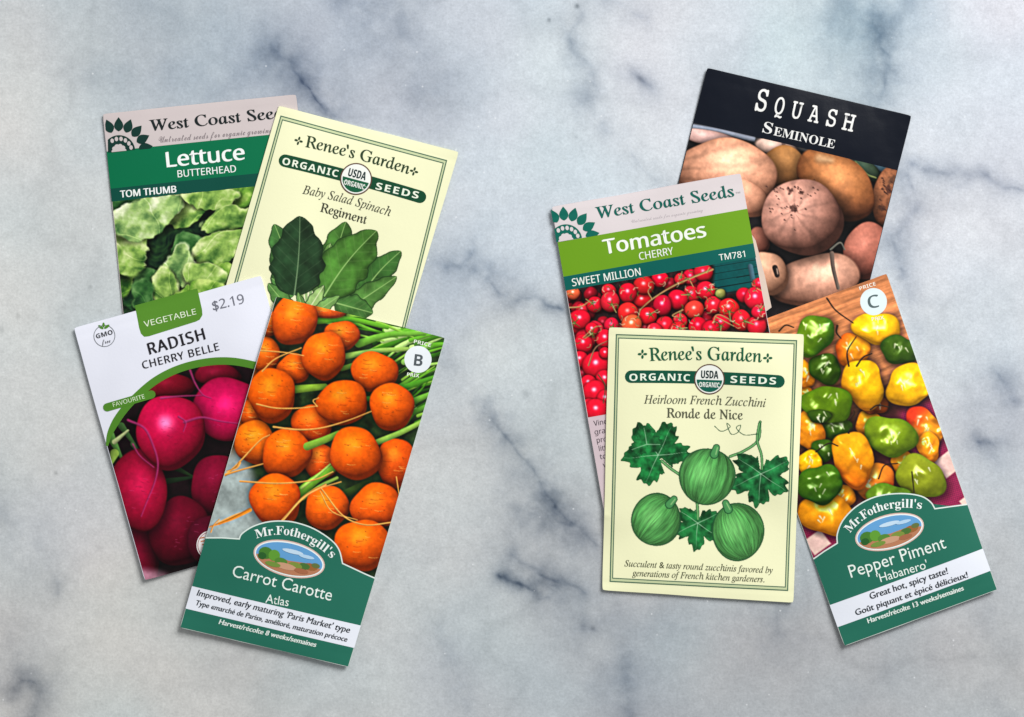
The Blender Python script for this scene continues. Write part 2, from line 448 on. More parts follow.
        K = s.A if keep is None else np.minimum(s.A, keep)
        ok = (K[:-1, :-1]+K[1:, :-1]+K[:-1, 1:]+K[1:, 1:])/4 > .5
        a = a[ok]
        q = np.stack([a, a+w, a+w+1, a+1], -1)
        used = np.unique(q); mp = np.full(len(co), -1); mp[used] = np.arange(len(used)); q = mp[q]; co = co[used]; rgb = rgb[used]
        me = bpy.data.meshes.new(name)
        me.vertices.add(len(co)); me.vertices.foreach_set('co', co.astype(np.float32).ravel())
        me.loops.add(q.size); me.loops.foreach_set('vertex_index', q.ravel().astype(np.int32))
        me.polygons.add(len(q)); me.polygons.foreach_set('loop_start', (np.arange(len(q))*4).astype(np.int32))
        me.polygons.foreach_set('use_smooth', np.ones(len(q), bool))
        me.update(calc_edges=True)
        at = me.color_attributes.new('print', 'FLOAT_COLOR', 'POINT')
        at.data.foreach_set('color', np.concatenate([rgb, np.ones((len(rgb), 1))], 1).astype(np.float32).ravel())
        me.materials.append(mat)
        return s.pk.link(name, me, parent)

def scatter_strokes(pic, n, box, ang, ln, w, cols, seed):
    rs = random.Random(seed)
    for i in range(n):
        x = rs.uniform(box[0], box[2]); y = rs.uniform(box[1], box[3]); a = math.radians(ang+rs.uniform(-14, 14)); l = ln*rs.uniform(.6, 1.2)
        k = rs.uniform(-3, 3)
        c = rs.choice(cols)
        pic.stroke([(x, y), (x+l*.5*math.cos(a)-k*math.sin(a), y+l*.5*math.sin(a)+k*math.cos(a)), (x+l*math.cos(a), y+l*math.sin(a))], w*rs.uniform(.6, 1.2), c, w*.3)

# ================================================================== MARBLE
def marble():
    def axis(lo, hi, st, far):
        mid = list(np.arange(lo, hi+.01, st)); a = []; k = st; x = lo
        while x > -far: k = min(k*1.15, 40); x -= k; a.append(x)
        b = []; k = st; x = mid[-1]
        while x < 1024+far: k = min(k*1.15, 40); x += k; b.append(x)
        return np.array(a[::-1]+mid+b)
    ax = axis(-30, 1054, 1.7, 1300); ay = axis(-30, 747, 1.7, 1300)
    X, Y = np.meshgrid(ax, ay)
    cp = [(20, 100, 194, 199, 202), (80, 55, 181, 187, 193), (160, 30, 170, 177, 186), (20, 300, 196, 200, 202), (20, 450, 192, 195, 197), (60, 520, 189, 191, 196), (110, 690, 185, 189, 190),  # slab tones, with the light's brighter, cooler top painted into them
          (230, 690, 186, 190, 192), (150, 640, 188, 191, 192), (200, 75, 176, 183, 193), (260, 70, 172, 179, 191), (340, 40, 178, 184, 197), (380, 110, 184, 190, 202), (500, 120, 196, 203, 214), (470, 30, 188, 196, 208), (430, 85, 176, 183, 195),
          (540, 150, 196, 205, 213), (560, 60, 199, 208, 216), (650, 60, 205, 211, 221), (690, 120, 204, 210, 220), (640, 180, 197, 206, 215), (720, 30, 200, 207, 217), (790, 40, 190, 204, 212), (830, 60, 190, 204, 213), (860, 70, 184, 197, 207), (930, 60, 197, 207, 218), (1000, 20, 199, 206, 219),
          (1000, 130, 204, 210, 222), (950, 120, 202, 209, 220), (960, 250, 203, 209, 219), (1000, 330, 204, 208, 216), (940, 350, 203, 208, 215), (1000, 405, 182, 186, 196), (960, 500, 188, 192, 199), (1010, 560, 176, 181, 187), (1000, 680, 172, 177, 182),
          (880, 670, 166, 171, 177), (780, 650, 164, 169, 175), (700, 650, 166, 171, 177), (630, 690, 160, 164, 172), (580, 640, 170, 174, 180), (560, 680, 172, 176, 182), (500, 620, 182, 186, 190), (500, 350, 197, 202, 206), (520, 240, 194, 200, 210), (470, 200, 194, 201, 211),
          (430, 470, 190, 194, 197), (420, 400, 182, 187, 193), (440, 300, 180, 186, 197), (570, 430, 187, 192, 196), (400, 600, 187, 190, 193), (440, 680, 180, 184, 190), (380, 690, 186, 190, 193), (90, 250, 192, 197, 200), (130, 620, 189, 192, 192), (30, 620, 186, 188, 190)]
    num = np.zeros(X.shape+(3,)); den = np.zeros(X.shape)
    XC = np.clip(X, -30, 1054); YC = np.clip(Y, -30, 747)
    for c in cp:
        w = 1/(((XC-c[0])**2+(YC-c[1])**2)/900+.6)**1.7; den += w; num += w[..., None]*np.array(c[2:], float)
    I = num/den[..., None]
    wx = X+9*fbm(X, Y, 34, 3, 4); wy = Y+9*fbm(X, Y, 34, 8, 4)
    # cloudy mottling
    I += (7*fbm(wx, wy, 80, 21, 5))[..., None]*np.array((1.05, .97, .85)) + (4.5*fbm(X, Y, 9, 31, 4))[..., None]
    I += (5*fbm(X, Y, 110, 41, 2))[..., None]*np.array((-1.0, .1, .5))
    # veins that carry on beyond the packets and off the slab
    rid = 1-np.abs(fbm(wx*.8+.35*wy, wy, 190, 51, 4))*7
    outside = sst(0, 60, np.maximum(np.maximum(-X, X-1024), np.maximum(-Y, Y-717)))
    I -= (34*np.clip(rid, 0, 1)**2*outside*(.4+.6*vnoise(X/60, Y/60, 5)))[..., None]*np.array((1, .95, .8))
    I -= (7*np.clip(rid, 0, 1)**2*(1-outside))[..., None]
    veins = [  # points, width, darkness, tint
        ([(478, 236), (470, 252), (460, 263), (446, 268)], 3.2, 44), ([(446, 268), (425, 264), (405, 275)], 10, 14), ([(474, 268), (486, 275), (496, 287), (504, 296)], 4.2, 58), ([(470, 264), (490, 272), (510, 276)], 8, 20),
        ([(518, 301), (527, 300), (536, 298), (548, 304), (560, 309)], 3.2, 52), ([(500, 292), (530, 304), (556, 306)], 9, 16),
        ([(420, 330), (443, 360), (466, 387), (490, 419)], 8, 22), ([(484, 410), (500, 432), (513, 446), (524, 460), (541, 483), (554, 506)], 4.2, 50), ([(496, 425), (520, 455), (545, 490)], 12, 26),
        ([(554, 506), (565, 518), (580, 532), (594, 545)], 5, 40), ([(520, 512), (545, 518), (572, 528)], 10, 34), ([(536, 500), (556, 516)], 15, 18),
        ([(514, 554), (522, 562), (534, 568), (556, 581)], 4.5, 44), ([(499, 577), (508, 582), (520, 585), (534, 589)], 3, 72), ([(510, 572), (535, 578), (560, 590), (540, 598)], 12, 28), ([(566, 585), (574, 586), (584, 591)], 4, 46),
        ([(583, 624), (592, 628)], 4, 36), ([(438, 630), (448, 655), (456, 676), (468, 712)], 9, 22), ([(612, 600), (625, 650), (628, 700), (622, 740)], 16, 14), ([(628, 670), (629, 717)], 5, 20), ([(575, 640), (590, 690)], 12, 8),
        ([(276, 52), (290, 64), (300, 76), (309, 90), (320, 102), (332, 114)], 8, 46), ([(260, 60), (290, 72), (310, 95)], 20, 20), ([(304, 84), (318, 100), (326, 112)], 4, 34), ([(395, 25), (412, 50), (426, 73), (420, 96)], 16, 22), ([(335, -4), (360, 4), (385, 2)], 12, 30), ([(150, 10), (180, 30), (170, 55)], 26, 14),
        ([(222, 90), (250, 80), (275, 68)], 14, 10), ([(436, 130), (430, 155), (440, 200)], 22, 8),
        ([(581, 14), (572, 34), (573, 54), (592, 66), (594, 86)], 4.5, 32), ([(560, 20), (575, 45), (590, 80), (584, 104)], 12, 16), ([(585, 100), (603, 126), (621, 141), (638, 161), (660, 186)], 7, 26), ([(606, 0), (626, 8), (646, 17)], 7, 26),
        ([(634, 72), (641, 79), (650, 88)], 6, 36), ([(638, 76), (642, 80)], 3, 34), ([(856, -6), (876, 8), (890, 24)], 20, 34), ([(890, 8), (910, -2)], 8, 26), ([(872, 24), (880, 42), (888, 60), (886, 84), (881, 104)], 7, 40), ([(872, 30), (876, 60), (874, 100)], 14, 20),
        ([(832, 0), (829, 40), (831, 66), (842, 90)], 8, 16), ([(746, 80), (760, 40), (790, 20)], 24, 8), ([(913, 166), (928, 168), (941, 171), (966, 173), (967, 182), (956, 190)], 4, 34), ([(915, 165), (945, 172), (985, 176)], 10, 18),
        ([(986, 176), (1003, 186), (1030, 191)], 3.2, 40), ([(905, 176), (914, 195), (914, 212), (899, 234)], 5, 30), ([(898, 185), (902, 210), (894, 232)], 12, 24), ([(890, 238), (896, 250), (903, 276)], 6, 32), ([(908, 286), (912, 310), (918, 332)], 9, 18), ([(905, 300), (945, 304), (960, 310)], 4, 8),
        ([(994, 372), (1004, 386), (1014, 398), (1034, 404)], 6, 30), ([(976, 380), (1010, 376), (1030, 412)], 20, 14), ([(975, 439), (984, 442), (994, 446)], 3, 52), ([(972, 438), (1000, 454)], 9, 20),
        ([(776, 612), (780, 630)], 8, 28), ([(745, 655), (800, 640)], 22, 8), ([(650, 625), (700, 610), (740, 620)], 18, 8), ([(985, 600), (990, 640), (1000, 717)], 22, 12), ([(850, 700), (900, 660)], 20, 8),
        ([(37, 548), (48, 566), (58, 588)], 8, 16), ([(58, 584), (60, 592)], 3.5, 34), ([(-10, 508), (6, 518)], 10, 26), ([(8, 690), (24, 682), (38, 690), (34, 712), (20, 735)], 10, 52), ([(0, 676), (20, 672), (44, 682)], 10, 20), ([(-2, 624), (6, 634)], 8, 16),
        ([(60, 500), (30, 560), (20, 600)], 24, 6), ([(84, 78), (92, 80)], 7, 16), ([(114, 70), (120, 78)], 7, 12), ([(250, 640), (300, 690), (310, 717)], 26, 7), ([(370, 520), (400, 560), (470, 560)], 22, 6), ([(610, 230), (640, 200)], 10, 8)]
    wx = X+4.5*fbm(X, Y, 16, 61, 3); wy = Y+4.5*fbm(X, Y, 16, 68, 3)
    for pts, w, k in veins:
        P = bez(pts, 5*len(pts)) if len(pts) > 2 else pts; x0 = min(p[0] for p in P)-60; x1 = max(p[0] for p in P)+60; y0 = min(p[1] for p in P)-60; y1 = max(p[1] for p in P)+60
        i0, i1 = np.searchsorted(ax, (x0, x1)); j0, j1 = np.searchsorted(ay, (y0, y1)); sl = (slice(j0, j1), slice(i0, i1))
        xx, yy = wx[sl], wy[sl]; best = np.full(xx.shape, 1e9)
        for i in range(len(P)-1):
            a0, b0 = P[i]; dx, dy = P[i+1][0]-a0, P[i+1][1]-b0; t = np.clip(((xx-a0)*dx+(yy-b0)*dy)/(dx*dx+dy*dy+1e-9), 0, 1)
            best = np.minimum(best, np.hypot(xx-a0-t*dx, yy-b0-t*dy))
        br = np.clip(.85+1.0*fbm(X[sl], Y[sl], 24, 71, 5, .6), .2, 1.7)
        m = np.exp(-(best/w)**1.4)*.6+np.exp(-(best/1.3)**2)*.55*(k > 24)*np.clip(.3+1.6*fbm(X[sl], Y[sl], 13, 171, 3), 0, 1.2)+np.exp(-(best/(w*3.2))**2)*.45
        I[sl] -= (.76*k*m*br)[..., None]*np.array((1.03, .96, .84))
    for (x, y, r, k) in [(577, 6, 2.2, 70), (549, 20, 1.8, 60), (18, 316, 2.5, 26), (90, 287, 2, 26), (56, 473, 1.8, 40), (576, 137, 2, 20), (30, 240, 1.6, 14), (640, 78, 2.5, 30), (526, 394, 3.5, 22), (100, 312, 1.6, 14), (593, 628, 2, 26), (700, 82, 1.2, 12), (1, 330, 3, 20)]:
        I -= (k*np.exp(-((X-x)**2+(Y-y)**2)/(r*r)))[..., None]
    I += (4*fbm(X, Y, 3.4, 131, 2))[..., None]; I = I+np.array((5, 4.5, 2.5))
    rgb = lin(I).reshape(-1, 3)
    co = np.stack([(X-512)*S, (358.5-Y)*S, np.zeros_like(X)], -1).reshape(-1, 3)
    w = len(ax); a = (np.arange(len(ay)-1)[:, None]*w+np.arange(w-1)[None, :]).ravel(); q = np.stack([a, a+w, a+w+1, a+1], -1)
    me = bpy.data.meshes.new('marble_countertop'); me.vertices.add(len(co)); me.vertices.foreach_set('co', co.astype(np.float32).ravel())
    me.loops.add(q.size); me.loops.foreach_set('vertex_index', q.ravel().astype(np.int32)); me.polygons.add(len(q)); me.polygons.foreach_set('loop_start', (np.arange(len(q))*4).astype(np.int32))
    me.update(calc_edges=True)
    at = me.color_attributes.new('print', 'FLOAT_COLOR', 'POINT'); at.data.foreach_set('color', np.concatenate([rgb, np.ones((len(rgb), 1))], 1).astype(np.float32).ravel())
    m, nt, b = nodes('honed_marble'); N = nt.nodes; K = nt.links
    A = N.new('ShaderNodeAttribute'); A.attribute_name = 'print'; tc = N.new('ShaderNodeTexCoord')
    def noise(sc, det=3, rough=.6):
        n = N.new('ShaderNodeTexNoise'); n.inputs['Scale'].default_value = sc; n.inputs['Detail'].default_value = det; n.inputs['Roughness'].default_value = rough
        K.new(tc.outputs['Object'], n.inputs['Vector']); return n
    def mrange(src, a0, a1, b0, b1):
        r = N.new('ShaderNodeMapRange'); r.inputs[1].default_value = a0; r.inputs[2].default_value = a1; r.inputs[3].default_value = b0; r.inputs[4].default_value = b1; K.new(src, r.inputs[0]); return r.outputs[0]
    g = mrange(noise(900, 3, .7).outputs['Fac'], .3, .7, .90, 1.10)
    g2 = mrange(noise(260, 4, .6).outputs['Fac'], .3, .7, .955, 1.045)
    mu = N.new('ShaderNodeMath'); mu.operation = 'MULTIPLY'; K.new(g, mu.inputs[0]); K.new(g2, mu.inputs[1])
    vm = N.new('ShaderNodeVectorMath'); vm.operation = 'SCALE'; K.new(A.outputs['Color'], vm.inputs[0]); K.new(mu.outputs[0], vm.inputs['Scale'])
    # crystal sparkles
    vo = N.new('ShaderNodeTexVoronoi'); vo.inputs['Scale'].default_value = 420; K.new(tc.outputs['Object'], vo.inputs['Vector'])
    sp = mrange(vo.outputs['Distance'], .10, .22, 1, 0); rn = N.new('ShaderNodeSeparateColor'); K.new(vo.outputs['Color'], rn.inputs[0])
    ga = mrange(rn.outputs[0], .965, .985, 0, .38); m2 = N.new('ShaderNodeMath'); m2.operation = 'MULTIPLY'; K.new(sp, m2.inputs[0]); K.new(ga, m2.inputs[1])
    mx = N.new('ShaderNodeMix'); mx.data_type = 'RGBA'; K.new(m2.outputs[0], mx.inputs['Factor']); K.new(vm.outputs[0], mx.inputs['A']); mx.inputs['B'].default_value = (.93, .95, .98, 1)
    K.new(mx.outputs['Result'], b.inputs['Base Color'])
    b.inputs['Roughness'].default_value = .38; b.inputs['Specular IOR Level'].default_value = .35
    K.new(mrange(noise(300, 3).outputs['Fac'], .3, .7, .30, .5), b.inputs['Roughness'])
    bp = N.new('ShaderNodeBump'); bp.inputs['Strength'].default_value = .12; bp.inputs['Distance'].default_value = .0003; K.new(noise(1400, 2).outputs['Fac'], bp.inputs['Height']); K.new(bp.outputs['Normal'], b.inputs['Normal'])
    me.materials.append(m)
    o = bpy.data.objects.new('marble_countertop', me); COL.objects.link(o); o['kind'] = 'structure'
marble()

# ================================================================== shared marks
CREAM = (238, 236, 188); DKG = (10, 72, 48)
def sunflower_mark(pk, c, up, right, k, mat, pale, parent, name='sunflower_emblem', clip=-44):
    it = []
    up = np.array(up); right = np.array(right)
    def loc(x, y): x = max(x, clip); y = max(y, -1); return tuple(np.array(c)+(right*x+up*y)*k)
    for a in (106, 85, 64, 43, 22, 3):
        r = math.radians(a); d = (math.cos(r), math.sin(r)); n = (-d[1], d[0]); q = []
        for i in range(17):
            t = i/16; w = 18*math.sin(math.pi*min(1, t*1.0)**.75)*(1 if t < 1 else 0); q.append((79+56*t, w))
        pts = [loc(d[0]*s_+n[0]*w, d[1]*s_+n[1]*w) for s_, w in q]+[loc(d[0]*s_-n[0]*w, d[1]*s_-n[1]*w) for s_, w in reversed(q[1:-1])]
        it.append(('poly', [pts], mat, 3))
    disc = [loc(64*math.cos(math.radians(t)), 64*math.sin(math.radians(t))) for t in np.linspace(0, 128, 30)]+[loc(clip, 0)]
    it.append(('poly', [disc], mat, 3))
    for a in (12, 33, 54, 75, 96, 117):
        r = math.radians(a); x, y = 50*math.cos(r), 50*math.sin(r)
        if x < clip+6: continue
        it.append(('poly', [[loc(x+7*math.cos(q)*1.0, y+9*math.sin(q)) for q in np.linspace(0, 6.28, 11)[:-1]]], pale, 4))
    for a in (0, 36, 72, 108, 144, 180):
        r = math.radians(a); x, y = 20*math.cos(r), 20*math.sin(r)+1
        it.append(('poly', [[loc(x+10*math.cos(q), max(0, y+9*math.sin(q))) for q in np.linspace(0, 6.28, 11)[:-1]]], pale, 4+a/200))
    it.append(('poly', [[loc(13*math.cos(q), 13*math.sin(q)) for q in np.linspace(0, 3.14, 10)]], pale, 5.2))
    return pk.part(name, it, parent)
def flower_dot(c, r, mat, rot=0):
    out = []
    for i in range(4):
        a = math.radians(rot+90*i)
        out.append(('poly', [circ((c[0]+r*.62*math.cos(a), c[1]+r*.62*math.sin(a)), r*.46, r*.27, math.degrees(a), 10)], mat, 3+i*.1))
    return out
def usda(pk, c, r, rot, parent, band=(16, 86, 60)):
    ring = ink((92, 62, 52)); wh = ink((236, 238, 232)); gr = ink(band)
    d = np.array((math.cos(math.radians(rot)), math.sin(math.radians(rot)))); n = np.array((-d[1], d[0])); C_ = np.array(c)
    P = lambda x, y: tuple(C_+d*x*r+n*y*r)
    seal = pk.part('round_seal', [('poly', [circ(c, r)], ring, 3), ('poly', [circ(c, r*.92)], wh, 4),
        ('poly', [circ(c, r*.84, None, rot, 24, 3, 177)], gr, 5),
        ('poly', ribbon(bez([P(-.8, .34), P(0, .22), P(.8, .32)], 10), .5), ink((150, 190, 160)), 6)], parent)
    pk.words('seal_lettering', seal, ink((26, 50, 50)), 6, dict(t='USDA', p0=P(-.56, -.06), p1=P(.56, -.06), h=r*.5, f='sbold', wt=0.22))
    pk.words('seal_lettering', seal, wh, 7, dict(t='ORGANIC', p0=P(-.66, .52), p1=P(.66, .52), h=r*.32, f='sbold'))
    return seal
def double_border(pk, quad, parent=None):
    g = ink((70, 105, 84)); lg = ink((196, 206, 162))
    q = [np.array(p, float) for p in quad]; m = sum(q)/4
    def inset(k): return [tuple(p+(m-p)/np.linalg.norm(m-p)*k*1.35) for p in q]
    return pk.part('border_frame', [('poly', ribbon(inset(1.5), 2.6, True), lg, 1), ('poly', ribbon(inset(0), 1.1, True), g, 2), ('poly', ribbon(inset(3.0), .9, True), g, 2)], parent)

# ================================================================== 1 LETTUCE
z = zm(90, 80, 2.987)
p = Packet([(103, 114), (296, 94.5), (328, 400), (134, 421)], 'lettuce seed packet with green bands, a ruffled lettuce photo and TOM THUMB lettering', (205, 192, 190), seed=3, puff=.0013, lift=[('t', .0006)])
hd = p.part('header_band', [('poly', p.clipband(0, .122), ink((201, 190, 190)), 1)])
dk = ink((24, 34, 36))
p.words('brand_lettering', hd, dk, 3, dict(t='West Coast Seeds', p0=z(180, 154), p1=z(600, 112), h=11, f='roman', wt=.8))
p.words('tagline_lettering', hd, ink((128, 118, 122)), 3, dict(t='Untreated seeds for organic growing, now.', p0=z(208, 188), p1=z(600, 153), h=6, f='script'))
sunflower_mark(p, z(88, 214), (-.10, -.995), (.995, -.10), 1/3.938, ink((16, 52, 46)), ink((200, 190, 190)), hd)
gb = p.part('title_band', [('poly', p.clipband(.122, .243), ink((2, 108, 70)), 1)])
wh = ink((238, 242, 240))
p.words('title_lettering', gb, wh, 3, dict(t='Lettuce', p0=z(231, 262), p1=z(462, 239), h=15, f='sans', wt=1.1))
p.words('subtitle_lettering', gb, wh, 3, dict(t='BUTTERHEAD', p0=z(264, 292), p1=z(438, 276), h=7, f='sans', wt=0.18))
vb = p.part('variety_band', [('poly', p.clipband(.243, .285), ink((8, 74, 62)), 1)])
p.words('variety_lettering', vb, wh, 3, dict(t='TOM THUMB', p0=z(92, 352), p1=z(259, 337), h=6.8, f='sans', wt=.6))
c = Pic(p, .0025, .9975, .285, .93, bg=(22, 44, 34))
wx = c.X+6*fbm(c.X, c.Y, 16, 91, 2); wy = c.Y+6*fbm(c.X, c.Y, 16, 92, 2)
f = fbm(wx, wy, 13, 93, 3); sl = np.clip(.5+(f-fbm(wx+1, wy+1.5, 13, 93, 3))*2.4, 0, 1)
c.I = np.array((10, 28, 22.))*(1-.6*sl)[..., None]+np.array((50, 92, 40.))*(.6*sl)[..., None]
def fold_leaf(cen, rx, ry, rot, base, lo, mid, hi, N, seed):
    # a thin ruffled leaf: folds fan out from where it grows, the rim catches the light
    cx, cy = z(*cen); bx, by = z(*base); rx /= 2.987; ry /= 2.987; r = math.radians(rot)
    X = c.X-cx+2.5*fbm(c.X, c.Y, 9, seed, 3); Y = c.Y-cy+2.5*fbm(c.X, c.Y, 9, seed+1, 3); x = (X*math.cos(r)+Y*math.sin(r))/rx; y = (-X*math.sin(r)+Y*math.cos(r))/ry
    th = np.arctan2(y, x); an = np.arctan2(c.Y-by, c.X-bx); rb = np.hypot(c.X-bx, c.Y-by)
    ruff = np.sin(an*N*1.7+3*fbm(c.X, c.Y, 15, seed+2, 2)+seed)
    d = np.hypot(x, y)/(1+.035*ruff+.10*np.sin(3*th+seed)+.08*fbm(c.X, c.Y, 14, seed+3, 2))
    c.mul(1-.55*(1-sst(.88, 1.22, np.hypot(x-.04, y-.10))))
    m = 1-sst(.95-1.2/rx, 1.0+1.0/rx, d)
    cr = .5+.5*np.sin(an*N+2.6*fbm(c.X, c.Y, 13, seed+4, 3)+seed*2); cr = cr**.8
    bub = fbm(c.X, c.Y, 17, seed+5, 2); bl = np.clip(.5+(bub-fbm(c.X+1, c.Y+1.4, 17, seed+5, 2))*4.2, 0, 1)
    fine = fbm(c.X+4*cr, c.Y, 6, seed+8, 3); fl = np.clip(.5+(fine-fbm(c.X+1, c.Y+1.2, 6, seed+8, 3))*1.2, 0, 1)
    k = -.02+.42*cr*(.3+.7*np.clip(d, 0, 1))+.46*bl+.16*fl+.3*(-y)*.5+.22*fbm(c.X, c.Y, 30, seed+6, 2)
    vein = (1-sst(.0, .12, np.abs(np.sin(an*N*.5+.8*fbm(c.X, c.Y, 22, seed+7, 2)))))*.30*(rb > 4)
    k = np.clip(k+vein*.6, 0, 1)
    lo, mid, hi = (np.array(v, float) for v in (lo, mid, hi))
    I = np.where(k[..., None] < .5, lo+(mid-lo)*(k/.5)[..., None], mid+(hi-mid)*((k-.5)/.5)[..., None])
    e = (sst(1-1.7/rx*1.6, 1-.5/rx, d)*(.25+.75*(ruff > -.2))*.55*(y < .55))[..., None]; I = I*(1-e)+np.clip(hi*1.06, 0, 255)*e
    c.mix(m, I)
DKL = ((16, 44, 26), (48, 96, 44), (104, 150, 84)); MDL = ((34, 76, 26), (110, 156, 54), (196, 220, 120)); BRL = ((66, 108, 56), (160, 192, 112), (236, 244, 204)); YLL = ((50, 92, 36), (146, 182, 86), (226, 236, 172))
for a in [((90, 380), 70, 50, 0, (160, 470), *DKL, 7, 3), ((450, 350), 90, 46, -5, (330, 460), *MDL, 8, 5), ((290, 380), 90, 50, -20, (250, 500), *YLL, 8, 8), ((150, 620), 70, 70, 0, (230, 660), *DKL, 6, 9),
          ((100, 590), 34, 60, 10, (180, 600), *MDL, 7, 10), ((118, 500), 66, 92, 10, (220, 560), *YLL, 9, 11), ((168, 410), 118, 62, -22, (250, 520), *BRL, 9, 15), ((360, 350), 90, 36, 0, (310, 440), *YLL, 9, 16), ((420, 418), 88, 38, -10, (310, 470), *YLL, 9, 19),
          ((300, 500), 60, 44, 0, (270, 580), *DKL, 7, 20), ((390, 500), 92, 48, -24, (270, 560), *YLL, 10, 21), ((420, 590), 84, 44, -5, (300, 620), *MDL, 9, 27), ((270, 560), 50, 66, 10, (270, 640), *BRL, 9, 25), ((345, 590), 66, 50, 20, (280, 650), *YLL, 9, 23), ((225, 620), 44, 60, -10, (250, 680), *YLL, 8, 31), ((160, 650), 34, 60, -8, (190, 700), *DKL, 6, 35), ((340, 650), 90, 50, 0, (300, 700), *MDL, 8, 37)]: fold_leaf(*a)
c.build('vegetable_photo', PHOTO, 1)
# ================================================================== 2 SPINACH
z = zm(220, 90, 2.868)
p = Packet([(279, 106), (459, 152), (383, 403), (206, 357)], 'cream spinach seed packet with painted dark spinach leaves, propped over the lettuce packet', (236, 236, 196), seed=9, lift=[('r', .0008)])
double_border(p, [z(176, 76), z(650, 203), (393, 376), (222, 332)])
g = ink((40, 62, 38)); blk = ink((60, 62, 48))
p.part('brand_lettering', [('text', dict(t="Renee's Garden", p0=z(244, 164), p1=z(540, 242), h=11.5, f='roman', wt=.5, c=z(395, 196)), g, 3)]+flower_dot(z(227, 147), 4, g, 15)+flower_dot(z(557, 234), 4, g, 15))
b = p.part('organic_banner', [('poly', [pill(z(188, 204), z(574, 307), 12.5, bow=1.2)], ink((14, 70, 44)), 2)])
p.words('banner_lettering', b, ink((232, 238, 220)), 3, dict(t='ORGANIC', p0=z(179, 214), p1=z(338, 251), h=7, f='sbold', space=1.15), dict(t='SEEDS', p0=z(446, 285), p1=z(568, 313), h=7, f='sbold', space=1.15))
usda(p, z(391, 256), 16, 15, b, (20, 90, 60))
p.words('title_lettering', None, blk, 3, dict(t='Baby Salad Spinach', p0=z(237, 298), p1=z(487, 363), h=8.6, f='ital', wt=0.09, c=z(365, 322)), dict(t='Regiment', p0=z(287, 349), p1=z(418, 385), h=9, f='roman', wt=.4))
c = Pic(p, .1, .93, .36, .94, bg=(236, 236, 196), res=.5); c.A[:] = 0
L = lambda b, t, w, col, **k: c.leafshape(z(*b), z(*t), w/2.868, col, alpha=True, **k)
for k in range(7): c.astroke([z(235+14*k, 570), z(240+10*k, 600), z(250+8*k, 640)], 3, (150-8*k, 180-5*k, 110), 2)
L((190, 600), (158, 385), 96, (62, 108, 52), bend=.08); L((215, 590), (150, 540), 50, (70, 118, 56)); L((210, 640), (140, 555), 52, (78, 124, 60))
L((320, 590), (362, 378), 110, (62, 106, 42), bend=-.04); L((285, 600), (318, 440), 70, (92, 134, 62), vein=(190, 210, 150)); L((395, 610), (520, 462), 84, (52, 94, 40), bend=-.05)
L((350, 640), (508, 535), 70, (74, 118, 52)); L((330, 610), (440, 640), 74, (60, 102, 46)); L((300, 592), (450, 404), 138, (66, 112, 42), bend=-.04, nveins=7)
L((215, 590), (231, 362), 152, (32, 58, 34), vein=(110, 140, 100), bend=.02, nveins=7); L((250, 640), (300, 560), 40, (150, 184, 110), vein=(215, 225, 175)); L((265, 645), (345, 590), 36, (110, 152, 80)); L((245, 650), (225, 580), 30, (98, 142, 70))
c.build('leaf_illustration', PHOTO, 1, grain=0)
# ================================================================== 3 RADISH
z = zm(60, 260, 2.173)
p = Packet([(74.5, 328), (262, 276), (333, 529), (145, 580)], 'white radish seed packet with green VEGETABLE tab, $2.19 price and magenta radish photo', (226, 228, 240), seed=14, lift=[('l', .0010), ('b', .0004)], puff=.0018)
c = Pic(p, .0025, .9975, .12, 1, bg=(22, 10, 14))
arc = bez([z(88, 470), z(100, 425), z(104, 400), z(112, 372), z(134, 335), z(165, 300), z(210, 262), z(262, 236), z(320, 222), z(375, 220), z(430, 230), z(480, 245), z(530, 262)], 90)
c.I = c.I*(1+.6*fbm(c.X, c.Y, 12, 6, 3)[..., None])
for a, b_, w, col in [((110, 380), (140, 440), 9, (70, 110, 50)), ((120, 420), (108, 450), 9, (120, 150, 60)), ((135, 360), (170, 410), 7, (50, 80, 40)), ((120, 395), (150, 370), 5, (150, 160, 110)), ((230, 440), (290, 470), 8, (30, 50, 24)), ((235, 480), (300, 470), 6, (24, 44, 24)), ((160, 400), (175, 425), 5, (60, 90, 50))]: c.stroke([z(*a), z(*b_)], w, col, 2)
B = lambda x, y, rx, ry, col, **k: c.blob(z(x, y), rx/2.173, ry/2.173, col, **k)
B(242, 275, 52, 30, (112, 4, 28), hi=.1); B(345, 250, 50, 26, (110, 6, 34), hi=.1); B(180, 640, 40, 70, (90, 2, 28), hi=.05, L=(-.5, 0, .8)); B(345, 490, 62, 66, (108, 2, 36), hi=.08); B(262, 590, 66, 76, (92, 2, 28), hi=.06, L=(-.2, -.5, .8)); B(330, 610, 50, 60, (70, 4, 26), hi=.03)
B(372, 325, 82, 70, (184, 6, 74), hi=.25, tex=.05, L=(-.2, -.3, .9)); B(172, 500, 64, 88, (148, 4, 46), hi=.16, L=(.1, -.2, .9), gloss=12, irr=.03); B(242, 373, 78, 78, (186, 6, 64), hi=.5, tex=.05, L=(-.25, -.45, .8), gloss=40)
rt = (160, 44, 100)
for pts, w in [([(272, 352), (310, 342), (350, 350), (395, 356)], 2.8), ([(150, 348), (185, 365), (203, 400), (214, 440), (208, 480), (190, 525), (178, 556)], 2.6), ([(285, 240), (296, 268), (312, 292), (330, 300)], 2.2), ([(222, 300), (262, 296), (312, 294)], 2.4), ([(160, 400), (175, 425), (205, 450)], 1.6), ([(260, 340), (275, 352), (270, 372)], 2)]:
    c.stroke([z(*q) for q in pts], w, rt, .9, soft=1.1, a=.85)
